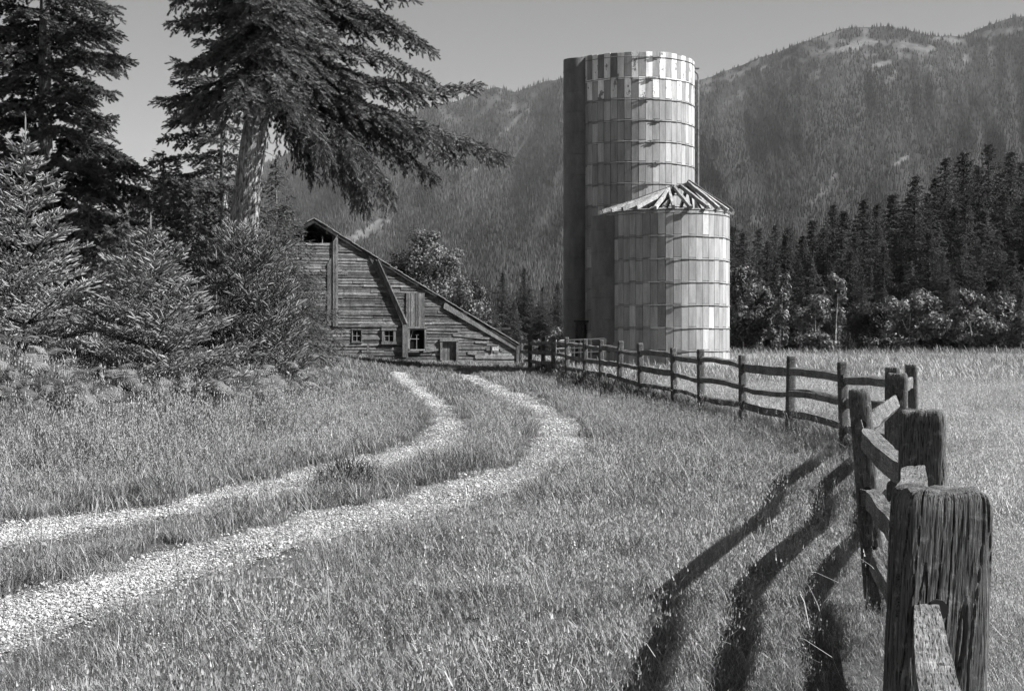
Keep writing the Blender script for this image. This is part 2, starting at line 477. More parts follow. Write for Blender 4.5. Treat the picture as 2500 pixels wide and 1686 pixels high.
def silo(name, cx, cz_px, R, ncol, z_top, n_hoops, hoop0, pitch, label, checker, chute, a0=0.0, bulge=-14):
    depth = cz_px; X = (cx - 1250) * depth / F
    zb = float(ground_h(X, depth)) - .25
    root = empty(name, (X, depth, zb), label, "silo")
    view = math.atan2(X, depth)
    def ang(th):      # th degrees, 0 = facing the viewpoint, + = right
        return math.radians(th) + view
    def pt(r, th, z):
        a = ang(th)
        # facing viewpoint direction = (-sin(view), -cos(view)); right = (cos, -sin)
        a_ = math.radians(th)
        fx, fy = -math.sin(view), -math.cos(view); rx, ry = math.cos(view), -math.sin(view)
        return np.array([r * (fx * math.cos(a_) + rx * math.sin(a_)), r * (fy * math.cos(a_) + ry * math.sin(a_)), z])
    H = z_top - zb
    mb = MB(); rnd = np.random.RandomState(int(cx))
    dth = 360.0 / ncol
    zs_h = [H - hoop0 - k * pitch for k in range(n_hoops)]
    for i in range(ncol):
        th0 = a0 + i * dth; th1 = th0 + dth; g = .007 / R * 57.3
        off = .055 if i % 2 else -.045
        cuts = [H + (rnd.uniform(-.015, .05) if checker else 0)] + [z + off for z in zs_h[1:]] + [-.02]
        cuts = [c for c in cuts if c > -.01] + [0]
        for r in range(len(cuts) - 1):
            zt, zb_ = cuts[r], cuts[r + 1]
            rr = R + rnd.uniform(-.004, .004)
            tn = np.clip(rnd.normal(.54, .075), .3, .72)
            if checker and r < 2 and (i + r) % 2 == 0: tn = rnd.choice([1., .97, .93, .86])
            elif checker and r < 2: tn = np.clip(rnd.normal(.46, .09), .25, .62)
            elif rnd.rand() < .07: tn = .74
            if checker and r >= 2: tn -= .04
            a, b = pt(rr, th0 + g, 0), pt(rr, th1 - g, 0); a2, b2 = pt(rr - .06, th0 + g, 0), pt(rr - .06, th1 - g, 0)
            P8 = []
            for zz in (zb_ + .007, zt - .007):
                for q in (a, b, b2, a2): P8.append([q[0], q[1], zz])
            mb.hexa(P8, tn)
    mb.build("stave_wall", silo_mat, root)
    # dark backing behind the joints
    core = MB(); n = 64; Vc = []; Qc = []
    for rr in (R - .045, R - .075):
        for zz in (0, H - .09):
            for k in range(n): Vc.append(pt(rr, k * 360 / n, zz))
    for k in range(n):
        k2 = (k + 1) % n
        Qc += [[k, k2, n + k2, n + k], [2 * n + k2, 2 * n + k, 3 * n + k, 3 * n + k2], [n + k, n + k2, 3 * n + k2, 3 * n + k]]
    core.add(Vc, Q=Qc); core.build("inner_wall", recess_mat, root)
    for k, z in enumerate(zs_h):
        hb = MB(); pts = []
        lug = rnd.uniform(-2, 16) if not checker else rnd.uniform(8, 28)
        amp = .03 + .05 * rnd.rand()
        for j in range(97):
            th = j * 360 / 96 - 180
            bul = amp * math.exp(-((th - bulge) / 13.0) ** 2)
            pts.append(pt(R + .018 + bul, th, z + .008 * math.sin(j * .6 + k) * (1 if k else .3)))
        hb.tube(pts, .012, 5, cap=False); h = hb.build("hoop", iron_mat, root, True)
        lb = MB(); c = pt(R + .05, lug, z)
        tg = pt(1, lug + 90, 0); tg = np.array([tg[0], tg[1], 0])
        lb.bar(c - tg * .09, c + tg * .09, .05, .06); lb.tube([c - tg * .2 + [0, 0, .012], c + tg * .2 + [0, 0, .012]], .012, 5)
        lb.build("hoop_lug", iron_mat, h)
    # chute
    th_c, rc, zt, zl = chute
    c0 = pt(R, th_c, 0); cb = MB(); n = 40; Vc = []; Qc = []
    lv = [zl]; k = 0
    while lv[-1] < zt - .4: lv.append(lv[-1] + pitch)
    lv[-1] = zt
    rings = []
    for j, z in enumerate(lv):
        for dz, dr in (((-.02, .0), (-.012, .012), (.012, .012), (.02, 0)) if 0 < j < len(lv) - 1 else ((0, 0),)): rings.append((z + dz, rc + dr))
    for z, r_ in rings:
        for q in range(n): 
            a = 2 * math.pi * q / n
            Vc.append([c0[0] + r_ * math.cos(a), c0[1] + r_ * math.sin(a), z])
    for j in range(len(rings) - 1):
        for q in range(n): Qc.append([j * n + q, j * n + (q + 1) % n, (j + 1) * n + (q + 1) % n, (j + 1) * n + q])
    nn = len(Vc)
    for z in (rings[0][0], rings[-1][0]):
        for q in range(n):
            a = 2 * math.pi * q / n; Vc.append([c0[0] + (rc - .02) * math.cos(a), c0[1] + (rc - .02) * math.sin(a), z])
    for q in range(n): q2 = (q + 1) % n; Qc += [[nn + q2, nn + q, nn + n + q, nn + n + q2], [(len(rings) - 1) * n + q, (len(rings) - 1) * n + q2, nn + n + q2, nn + n + q]]
    cb.add(Vc, Q=Qc); cb.build("unloading_chute", chute_mat, root)
    return root, pt, zb, H

Z1 = 55.0
tall, ptT, zbT, HT = silo("stave_silo", 1545, Z1, 2.29, 56, 12.12, 15, .17, .757,
    "tall open topped concrete silo with a checkered band of white staves", True, (-62, .52, 11.62, 1.33), a0=-1.2)
pb = MB()
top = 11.55 - zbT
pb.tube([ptT(2.42, 88, .9), ptT(2.42, 88, top), ptT(2.40, 87, top + .12), ptT(2.30, 84, top + .22)], .035, 8)
pb.tube([ptT(2.42, 92, .9), ptT(2.42, 92, top - .1)], .02, 6)
fp = pb.build("fill_pipe", iron_mat, tall)
for k in range(15):
    bb = MB(); z = HT - .17 - .757 * k - .06
    bb.bar(ptT(2.30, 88, z), ptT(2.46, 88, z), .04, .06); bb.build("pipe_bracket", iron_mat, fp)

Z2 = 50.5
small, ptS, zbS, HS = silo("stave_silo", 1628, Z2, 2.13, 52, 6.06, 8, .09, .757,
    "shorter concrete silo with the bare rafters of a broken cone roof", False, (-70, .55, 5.56, 1.30), a0=-1.0, bulge=-10)
rf = new_obj("roof_frame", None, small); rf.empty_display_size = .1
A1 = np.array([.09, -.05, 6.95 - zbS]); A2 = np.array([.73, -.05, 7.20 - zbS])
rr_ = np.random.RandomState(5)
mb = MB(); mb.bar(A1 - [0.12, 0, .03], A2 + [.12, 0, -.03], .09, .13, tint=.5); mb.build("ridge_board", roofwood, rf)
ez = 6.14 - zbS
for k in range(24):
    th = 5.5 + 15 * k; thn = (th + 180) % 360 - 180
    if thn < 12: f = 0.0 if thn > -150 else .15 + .1 * rr_.rand()
    else: f = min(1, (thn - 10) / 40)
    if thn < -60: f = max(f, .35 * min(1, (-thn - 60) / 60))
    top_ = A1 * (1 - f) + A2 * f + rr_.uniform(-.04, .04, 3)
    tip = ptS(2.27 + rr_.uniform(-.05, .06), th + rr_.uniform(-1, 1), ez + rr_.uniform(-.03, .02))
    b = MB(); b.bar(tip, top_, .085, .13, segs=6, wob=.008, tint=rr_.uniform(.35, .9), rnd=rr_); b.build("rafter", roofwood, rf)
for k, (th0, th1, q) in enumerate([(-168, -138, .30), (-166, -120, .36), (-150, -105, .43), (-152, -108, .50), (-136, -92, .57), (-138, -95, .63), (150, 190, .25), (155, 196, .33), (-120, -98, .7)]):
    a = ptS(2.27, th0, ez) * q + (A1 * .7 + A2 * .3) * (1 - q); c = ptS(2.27, th1, ez) * q + (A1 * .7 + A2 * .3) * (1 - q)
    b = MB(); b.bar(a + [0, 0, .09], c + [0, 0, .09 + rr_.uniform(-.02, .03)], .09, .03, tint=.4); b.build("batten", roofwood, rf)
# plate ring at the eave
b = MB(); n = 52; b.tube([ptS(2.09, k * 360 / n, HS + .03) for k in range(n + 1)], .045, 4, tint=.3); b.build("wall_plate", roofwood, rf)

# feed room between the silo feet
barnwood = wood_mat("weathered_barn_boards", .035, .30, (.8, 9, 9), .5)
barnwood_v = wood_mat("weathered_upright_boards", .05, .25, (9, 9, .8), .5)
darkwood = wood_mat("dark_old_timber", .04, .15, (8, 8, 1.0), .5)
fx0, fz0 = P(1408, 848, 53.6)[0], 53.6
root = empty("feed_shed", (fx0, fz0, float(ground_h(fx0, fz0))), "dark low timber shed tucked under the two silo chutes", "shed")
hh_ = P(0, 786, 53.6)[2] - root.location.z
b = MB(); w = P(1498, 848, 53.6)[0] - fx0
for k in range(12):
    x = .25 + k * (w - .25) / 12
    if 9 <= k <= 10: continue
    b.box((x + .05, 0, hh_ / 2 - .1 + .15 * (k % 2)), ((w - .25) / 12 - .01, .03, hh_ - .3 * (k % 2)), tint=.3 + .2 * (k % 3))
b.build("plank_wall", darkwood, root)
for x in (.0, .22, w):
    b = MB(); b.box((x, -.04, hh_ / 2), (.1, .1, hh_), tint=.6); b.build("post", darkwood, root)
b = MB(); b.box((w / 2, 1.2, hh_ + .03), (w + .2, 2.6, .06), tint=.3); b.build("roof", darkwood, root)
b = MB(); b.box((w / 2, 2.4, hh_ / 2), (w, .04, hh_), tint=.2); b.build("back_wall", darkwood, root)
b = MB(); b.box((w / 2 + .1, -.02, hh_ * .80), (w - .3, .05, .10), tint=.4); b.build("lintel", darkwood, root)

# tube gate behind the fence
gz = 49.0
def G(px, py): return P(px, py, gz)
g0 = G(1360, 865); gd = float(ground_h(g0[0], gz))
root = empty("tube_gate", (g0[0], gz, gd), "pale tubular metal gate half hidden behind the rail fence", "gate")
b = MB(); o = np.array([g0[0], gz, gd])
tp = [G(1358, 846), G(1360, 836), G(1368, 831), G(1400, 829), G(1475, 826), G(1480, 829)]
b.tube(np.array(tp) - o, .022, 6); b.build("top_rail", galv_mat, root)
for yy in (851, 862):
    b = MB(); b.tube(np.array([G(1358, yy), G(1480, yy - 5)]) - o, .016, 6); b.build("rail", galv_mat, root)
for xx in (1358, 1402, 1418, 1443, 1479):
    b = MB(); b.tube(np.array([G(xx, 829), G(xx, 874)]) - o, .014, 6); b.build("upright", galv_mat, root)

# ================================================================ barn
ZB = 64.0; SB = ZB / F; BROT = math.radians(16); GB = .70
def bz(zy): return EYE + (848 - (480 + zy / 3.3214)) * SB
barn_x = (650 + 385 / 3.3214 - 1250) * SB
barn = empty("barn", (barn_x, ZB, GB), "weathered board barn with a long low roof and an open hayloft", "barn")
barn.rotation_euler = (0, 0, BROT)
_c, _s = math.cos(BROT), math.sin(BROT)
def LW(px, py, y=0.0):
    """point of the facade plane seen at photograph pixel (px,py), in the barn's own axes"""
    p = (px - 1250.0) / F
    x = (p * ZB - barn_x) / (_c - p * _s); Zd = ZB + x * _s
    return np.array([x, y, EYE + (848 - py) * Zd / F - GB])
def L(zx, zy, y=0.0): return LW(650 + zx / 3.3214, 480 + zy / 3.3214, y)
apex = L(385, 180); eave = L(2045, 1195); slope = (apex[2] - eave[2]) / (eave[0] - apex[0]); HW = eave[0] - apex[0]
def roof_x(z): return (apex[2] - z) / slope
brs = np.random.RandomState(3)
openings = [(L(-400, 0)[0], L(535, 0)[0], L(385, 385)[2], 99)]
for (xa, xb, ya, yb_) in ((697, 770, 1180, 1082), (955, 1035, 1180, 1080), (1163, 1277, 1235, 1075), (1425, 1532, 1340, 1180)):
    xm_ = (xa + xb) / 2; openings.append((L(xa, 0)[0], L(xb, 0)[0], L(xm_, ya)[2], L(xm_, yb_)[2]))
b = MB(); z = -.35; ci = 0
while z < apex[2] - .25:
    hgt = .125 if z > 1.8 else .14
    zc = z + hgt / 2
    xr = min(roof_x(zc + hgt / 2) - .06, HW - .1)
    segs_ = [(-xr, xr)]
    for (a, c, z0, z1) in openings:
        if z0 < zc < z1:
            ns = []
            for (s0, s1) in segs_:
                if c <= s0 or a >= s1: ns.append((s0, s1)); continue
                if a > s0: ns.append((s0, a))
                if c < s1: ns.append((c, s1))
            segs_ = ns
    for (s0, s1) in segs_:
        if s1 - s0 < .05: continue
        x = s0
        while x < s1 - .02:
            ln = brs.uniform(1.6, 4.8) if z > 1.8 else brs.uniform(.7, 3.0)
            x1 = min(s1, x + ln)
            if s1 - x1 < .3: x1 = s1
            gapp = brs.rand()
            if gapp > (.012 if z > 1.6 else .03) or x1 - x > 1.2:
                tl = brs.uniform(-.006, .006) * (1 if z > 1.6 else 2.2)
                pr = brs.uniform(0, .02) * (1 if z > 1.6 else 1.6); tw = brs.uniform(.008, .032)
                y0 = -.03 - pr - tw; y1 = -.03 - pr
                tn = np.clip(brs.normal(.45, .24), .02, 1)
                bot = z + brs.uniform(-.006, .008); tp_ = z + hgt - brs.uniform(.002, .016)
                if z < .9 and x > 5: tn = min(1, tn + .2)
                nseg = max(1, int((x1 - x) / .5)); xs = np.linspace(x + .004, x1 - .004, nseg + 1)
                prev = None
                wz = brs.normal(0, .004, nseg + 1); wb = brs.normal(0, .006, nseg + 1)
                for q in range(nseg):
                    r0, r1 = q, q + 1
                    def zz(base, r, w_): return base + tl * (xs[r] - xs[0]) + w_[r]
                    b.hexa([[xs[r0], y0, zz(bot, r0, wb)], [xs[r1], y0, zz(bot, r1, wb)], [xs[r1], .0, zz(bot, r1, wb)], [xs[r0], .0, zz(bot, r0, wb)],
                            [xs[r0], y1, zz(tp_, r0, wz)], [xs[r1], y1, zz(tp_, r1, wz)], [xs[r1], .0, zz(tp_, r1, wz)], [xs[r0], .0, zz(tp_, r0, wz)]], tn)
            x = x1
    z += hgt; ci += 1
b.build("front_wall", barnwood, barn)
# dark lining behind the boards with the openings left free (solid-backed rooms: the inside is dark)
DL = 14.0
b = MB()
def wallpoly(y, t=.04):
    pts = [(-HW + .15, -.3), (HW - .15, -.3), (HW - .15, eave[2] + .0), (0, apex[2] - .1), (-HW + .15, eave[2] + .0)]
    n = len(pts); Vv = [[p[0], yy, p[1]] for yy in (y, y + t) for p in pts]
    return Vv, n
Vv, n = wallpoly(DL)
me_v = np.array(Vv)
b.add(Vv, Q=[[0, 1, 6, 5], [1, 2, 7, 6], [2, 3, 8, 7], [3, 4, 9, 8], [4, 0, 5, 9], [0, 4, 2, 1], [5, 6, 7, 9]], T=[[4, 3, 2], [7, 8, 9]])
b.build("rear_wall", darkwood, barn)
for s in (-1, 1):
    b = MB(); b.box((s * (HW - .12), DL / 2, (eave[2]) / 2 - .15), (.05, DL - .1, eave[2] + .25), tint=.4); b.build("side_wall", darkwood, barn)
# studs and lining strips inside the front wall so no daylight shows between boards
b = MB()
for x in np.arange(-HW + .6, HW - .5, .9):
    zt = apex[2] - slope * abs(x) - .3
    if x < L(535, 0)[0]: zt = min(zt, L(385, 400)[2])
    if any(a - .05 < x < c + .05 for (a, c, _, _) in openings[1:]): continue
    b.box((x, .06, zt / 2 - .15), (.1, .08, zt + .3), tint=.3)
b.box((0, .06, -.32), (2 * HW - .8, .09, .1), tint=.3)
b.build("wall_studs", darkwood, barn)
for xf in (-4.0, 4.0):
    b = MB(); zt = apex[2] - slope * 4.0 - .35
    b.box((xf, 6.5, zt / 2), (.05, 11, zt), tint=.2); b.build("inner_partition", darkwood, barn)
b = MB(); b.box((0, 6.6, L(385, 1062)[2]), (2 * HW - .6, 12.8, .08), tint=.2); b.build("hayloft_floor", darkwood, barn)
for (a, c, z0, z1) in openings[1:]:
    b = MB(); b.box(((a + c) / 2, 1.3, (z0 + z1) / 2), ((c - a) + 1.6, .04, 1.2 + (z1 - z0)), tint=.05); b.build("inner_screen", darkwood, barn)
# roof: two slabs of shakes over rafters
m = Mat("roof_shakes", .9, .15)
v = m.math('MULTIPLY', m.ramp(m.noise(7, 5, m.coords((1, 1, 1)), .7), [(.3, .12), (.7, .40)]), 1.0)
m.base(v); m.bump(m.noise(20, 4, m.coords()), .6, .02); shake_mat = m.m
for s in (-1, 1):
    r = MB(); n = 34; x0, x1 = -.02, HW + .12
    for k in range(n):
        xa = x0 + (x1 - x0) * k / n; xb = x0 + (x1 - x0) * (k + 1) / n + .06
        za = apex[2] + .03 - slope * xa; zb_ = apex[2] + .045 - slope * xb
        ya = -.17 + brs.uniform(-.02, .03); sag = 0.05 * math.sin(k / n * math.pi) + brs.uniform(-.012, .012)
        r.hexa([[s * xa, ya, za - .03 - sag], [s * xb, ya, zb_ - .03 - sag], [s * xb, DL + .4, zb_ - .03 - sag], [s * xa, DL + .4, za - .03 - sag],
                [s * xa, ya, za - sag], [s * xb, ya, zb_ + .012 - sag], [s * xb, DL + .4, zb_ + .012 - sag], [s * xa, DL + .4, za - sag]], brs.uniform(.5, 1))
    roof = r.build("roof", shake_mat, barn)
    f = MB(); f.bar((0, -.125, apex[2] - .11), (s * (HW + .1), -.125, apex[2] - .11 - slope * (HW + .1)), .03, .13, tint=.02, segs=8, wob=.008)
    f.build("rake_board", darkwood, roof)
    for k in range(7):
        f = MB(); y = .3 + k * 2.2; f.bar((0, y, apex[2] - .16), (s * HW, y, apex[2] - .16 - slope * HW), .06, .14, tint=.3); f.build("rafter", darkwood, roof)
# upright chase boards
def prism(poly, y0, y1, name, mat, tn=.5, parent=None):
    n = len(poly); Vv = [[p[0], y0, p[1]] for p in poly] + [[p[0], y1, p[1]] for p in poly]
    me = bpy.data.meshes.new(name)
    fs = [list(range(n)), [2 * n - 1 - i for i in range(n)]] + [[(i + 1) % n, i, n + i, n + (i + 1) % n] for i in range(n)]
    me.from_pydata(Vv, [], fs); me.update()
    a = me.attributes.new('tint', 'FLOAT', 'POINT'); a.data.foreach_set('value', np.full(len(Vv), tn, np.float32))
    me.materials.append(mat)
    return new_obj(name, me, parent if parent else barn)
def LP(*pts): return [(L(a, c)[0], L(a, c)[2]) for a, c in pts]
prism(LP((537, 1052), (556, 1052), (556, 342), (537, 370)), -.12, -.05, "upright_panel", barnwood_v, .62)
prism(LP((557, 1052), (578, 1052), (578, 312), (557, 340)), -.135, -.05, "upright_panel", barnwood_v, .72)
prism(LP((492, 1045), (534, 1045), (534, 475), (492, 548)), -.085, -.05, "upright_panel", barnwood_v, .40)
prism(LP((535, 372), (539, 372), (581, 312), (577, 306)), -.145, -.05, "panel_cap", barnwood_v, .8)
# slanting door track box and its post
prism(LP((880, 512), (905, 515), (1142, 1030), (1100, 1038)), -.18, -.06, "slanting_box", barnwood_v, .66)
prism(LP((897, 512), (906, 515), (1144, 1030), (1132, 1032)), -.24, -.05, "slanting_board", barnwood_v, .95)
prism(LP((824, 482), (845, 486), (905, 560), (1000, 780), (985, 800), (880, 590)), -.12, -.06, "slanting_batten", barnwood_v, .3)
prism(LP((1097, 1300), (1140, 1300), (1140, 1036), (1097, 1040)), -.24, -.05, "door_post", barnwood_v, .42)
prism(LP((578, 1056), (1092, 1056), (1092, 1042), (578, 1040)), -.10, -.03, "trim_board", barnwood, .30)
prism(LP((497, 1066), (1092, 1070), (1092, 1058), (497, 1056)), -.05, -.02, "trim_board", barnwood, .2)
# plank shutter
sh = new_obj("shutter", None, barn)
xs = [1131, 1148, 1168, 1190, 1205, 1228, 1254, 1281]
for i in range(7):
    prism(LP((xs[i] + .8, 1055), (xs[i + 1] - .8, 1055), (xs[i + 1] - .8, 781 + brs.uniform(-2, 2)), (xs[i] + .8, 781)), -.10 - .012 * (i % 3), -.05, "shutter_plank", barnwood_v, brs.uniform(.25, .85), sh)
# windows
m = Mat("old_window_glass", .5, .12); m.base(.008); glass_mat = m.m
m = Mat("bleached_white_trim", .8, .2); m.base(m.ramp(m.noise(20, 4, m.coords()), [(.3, .14), (.7, .36)])); trim_mat = m.m
def frame(name, x0, y0, x1, y1, wd, mat, d0=-.09, d1=-.045, sill=True, tn=.6):
    w_ = new_obj(name, None, barn)
    b = MB(); A = L(x0, y0); C = L(x1, y1); w = wd / 3.3214 * SB
    b.box((A[0] + w / 2, (d0 + d1) / 2, (A[2] + C[2]) / 2), (w, d1 - d0, A[2] - C[2] - 2 * w), tint=tn)
    b.box((C[0] - w / 2, (d0 + d1) / 2, (A[2] + C[2]) / 2), (w, d1 - d0, A[2] - C[2] - 2 * w), tint=tn)
    b.box(((A[0] + C[0]) / 2, (d0 + d1) / 2 - .01, A[2] - w / 2), (C[0] - A[0] + .04, d1 - d0 + .02, w), tint=tn)
    b.build("frame", mat, w_)
    if sill:
        b = MB(); b.box(((A[0] + C[0]) / 2, (d0 + d1) / 2 - .02, C[2] + w / 2), (C[0] - A[0] + .06, d1 - d0 + .05, w), tint=tn); b.build("sill", mat, w_)
    return w_
def panes(w_, x0, y0, x1, y1, mat, nx_=2, ny_=2):
    A = L(x0, y0); C = L(x1, y1)
    b = MB(); b.box(((A[0] + C[0]) / 2, -.01, (A[2] + C[2]) / 2), (C[0] - A[0], .008, A[2] - C[2])); b.build("pane", glass_mat, w_)
    b = MB(); t_ = .022
    for i in range(nx_ + 1): b.box((A[0] + (C[0] - A[0]) * i / nx_, -.035, (A[2] + C[2]) / 2), (t_, .02, A[2] - C[2] + t_), tint=.9)
    for j in range(ny_ + 1): b.box(((A[0] + C[0]) / 2, -.037, C[2] + (A[2] - C[2]) * j / ny_), (C[0] - A[0], .02, t_), tint=.9)
    b.build("muntins", mat, w_)
w1 = frame("window", 692, 1072, 775, 1184, 6, barnwood_v, tn=.8); panes(w1, 699, 1083, 768, 1172, trim_mat)
w2 = frame("window", 934, 1064, 1046, 1196, 20, barnwood_v, -.13, -.045, tn=.45); panes(w2, 960, 1085, 1029, 1172, trim_mat)
w3 = frame("window", 1143, 1053, 1293, 1248, 16, barnwood_v, -.16, -.045, sill=False, tn=.7)
b = MB(); A = L(1162, 1236); C = L(1280, 1246); b.box(((A[0] + C[0]) / 2, -.17, (A[2] + C[2]) / 2), (C[0] - A[0], .08, .06), tint=.9); b.build("sill", trim_mat, w3)
for (p, q, w_) in (((1163, 1168), (1190, 1083), .03), ((1168, 1153), (1236, 1153), .03), ((1219, 1118), (1219, 1235), .028), ((1206, 1119), (1236, 1119), .022)):
    b = MB(); b.bar(L(*p) + [0, -.02, 0], L(*q) + [0, -.03, 0], .02, w_, up=(0, -1, .2), tint=.9); b.build("muntin", trim_mat, w3)
b = MB(); A = L(1163, 1140); C = L(1240, 1235); b.box(((A[0] + C[0]) / 2, .02, (A[2] + C[2]) / 2), (C[0] - A[0], .008, A[2] - C[2])); b.build("pane", glass_mat, w3)
# small door
d_ = frame("door", 1405, 1155, 1552, 1345, 18, barnwood_v, -.15, -.045, sill=False, tn=.72)
b = MB(); A = L(1424, 1180); C = L(1534, 1345)
for k in range(5): 
    xa = A[0] + (C[0] - A[0]) * k / 5; xb = A[0] + (C[0] - A[0]) * (k + 1) / 5
    b.box(((xa + xb) / 2, -.0 + .006 * (k % 2), (A[2] + C[2]) / 2), (xb - xa - .008, .03, A[2] - C[2]), tint=.35 + .25 * (k % 2))
b.build("door_leaf", barnwood_v, d_)
# loose and slipped boards
for (p, q, h, tn) in (((1270, 1256), (1402, 1238), .09, .75), ((1510, 1120), (1805, 1150), .10, .7), ((1690, 1300), (2015, 1303), .14, 1), ((1690, 1178), (1800, 1181), .10, .8),
                      ((1630, 1262), (1700, 1268), .16, .8), ((1420, 1340), (2010, 1342), .16, .95), ((1296, 1075), (1560, 1078), .11, .7), ((1780, 1232), (1810, 1234), .16, .5)):
    b = MB(); b.bar(L(*p) + [0, -.085, 0], L(*q) + [0, -.10, 0], .02, h, tint=tn, segs=5, wob=.003); b.build("loose_board", barnwood, barn)
prism(LP((1438, 868), (1450, 862), (2018, 1222), (2018, 1243), (1432, 905)), -.14, -.05, "slipped_fascia", barnwood_v, .75)
prism(LP((2021, 1400), (2046, 1400), (2046, 1196), (2021, 1220)), -.16, .0, "corner_post", barnwood_v, .3)
prism(LP((805, 1250), (825, 1250), (825, 1190), (812, 1190)), -.3, -.2, "short_stake", barnwood_v, .4)
# hayloft bits
for x, y0 in ((297, 303), (456, 318)):
    b = MB(); b.bar(L(x, 386) + [0, .02, 0], L(x, y0) + [0, .02, 0], .03, .03, up=(0, 1, 0), tint=.9); b.build("loft_rod", trim_mat, barn)
b = MB(); b.box(L(493, 290) + [0, .1, 0], (.06, .08, .14), tint=.9); b.build("hay_hook", trim_mat, barn)
# notice on the wall near the right corner
sg = new_obj("notice", None, barn)
m = Mat("white_sign", .6, .3); m.base(m.ramp(m.noise(14, 4, m.coords()), [(.35, .5), (.6, .85)])); sign_mat = m.m
m = Mat("black_lettering", .7, .2); m.base(.02); letter_mat = m.m
s_ = SB * 100 / 2325.0
def S(x, y): return LW(1160 + x * 100 / 2325., 820 + y * 100 / 2325.)
A = S(955, 595); C = S(1300, 820); yb = -.075
b = MB(); b.box(((A[0] + C[0]) / 2, yb, (A[2] + C[2]) / 2), (C[0] - A[0], .012, A[2] - C[2])); b.build("sign_board", sign_mat, sg)
A = S(1030, 840); C = S(1300, 965)
b = MB(); b.box(((A[0] + C[0]) / 2, yb, (A[2] + C[2]) / 2), (C[0] - A[0], .012, A[2] - C[2])); b.build("small_notice", chute_mat, sg)
A = S(1395, 725); C = S(1535, 855)
b = MB(); b.box(((A[0] + C[0]) / 2, yb, (A[2] + C[2]) / 2), (C[0] - A[0], .012, A[2] - C[2])); b.build("small_notice", chute_mat, sg)
A = S(880, 560); C = S(940, 960)
b = MB(); b.box(((A[0] + C[0]) / 2, yb - .02, (A[2] + C[2]) / 2), (C[0] - A[0], .06, A[2] - C[2]), tint=.3); b.build("meter_box", barnwood_v, sg)
def text(body, x, y, size, parent, sx=1.0):
    cu = bpy.data.curves.new("lettering", 'FONT'); cu.body = body; cu.size = size; cu.align_x = 'CENTER'; cu.extrude = .001
    o = bpy.data.objects.new("lettering", cu); COL.objects.link(o)
    dg = bpy.context.evaluated_depsgraph_get(); me = bpy.data.meshes.new_from_object(o.evaluated_get(dg))
    bpy.data.objects.remove(o); me.name = "lettering"
    me.materials.clear(); me.materials.append(letter_mat)
    q = new_obj("lettering", me, parent); q.rotation_euler = (math.pi / 2, 0, 0); q.location = (x, yb - .009, y); q.scale = (sx, 1, 1)
c = S(1128, 690); text("POSTED", c[0], c[2], .10, sg, .72)
c = S(1128, 785); text("NO TRESPASSING", c[0], c[2], .055, sg, .62)

# ================================================================ fence
fence_wood = wood_mat("split_cedar", .035, .21, (30, 30, 1.7), .8, True, .12)
rail_wood = wood_mat("split_cedar_rail", .06, .26, (1.6, 20, 20), .9, True, .14)
# (x, depth, ground-to-top height, top px y) west to east order from near to far
POSTS = [(2238, 2.9, 1190), (2252, 5.5, 1000), (2142, 8.5, 948), (2191, 11.5, 911), (2179, 14.5, 896), (2227, 17.7, 889), (2062, 20.9, 883), (1929, 23.4, 869), (1814, 26.2, 866),
         (1712, 29.2, 852), (1647, 31.8, 848), (1566, 34.6, 837), (1513, 37.6, 832), (1468, 40.3, 829), (1430, 43.4, 827), (1385, 46.7, 823), (1350, 50.0, 821), (1325, 53.6, 820), (1294, 57.3, 821), (1272, 61.0, 821)]
fence_pts = np.array([((p[0] - 1250) * p[1] / F, p[1]) for p in POSTS])
fence_root = empty("split_rail_fence", (fence_pts[6][0], fence_pts[6][1], float(ground_h(*fence_pts[6]))), "three rail split wood fence curving from the foreground to the barn", "fence")
forg = np.array(fence_root.location)
def fence_x(y):
    yy = np.concatenate([[-5], fence_pts[:, 1], [75, 400]]); xx = np.concatenate([[-1.3], fence_pts[:, 0], [2.5, 30]])
    return np.interp(y, yy, xx)
from mathutils import noise as mn
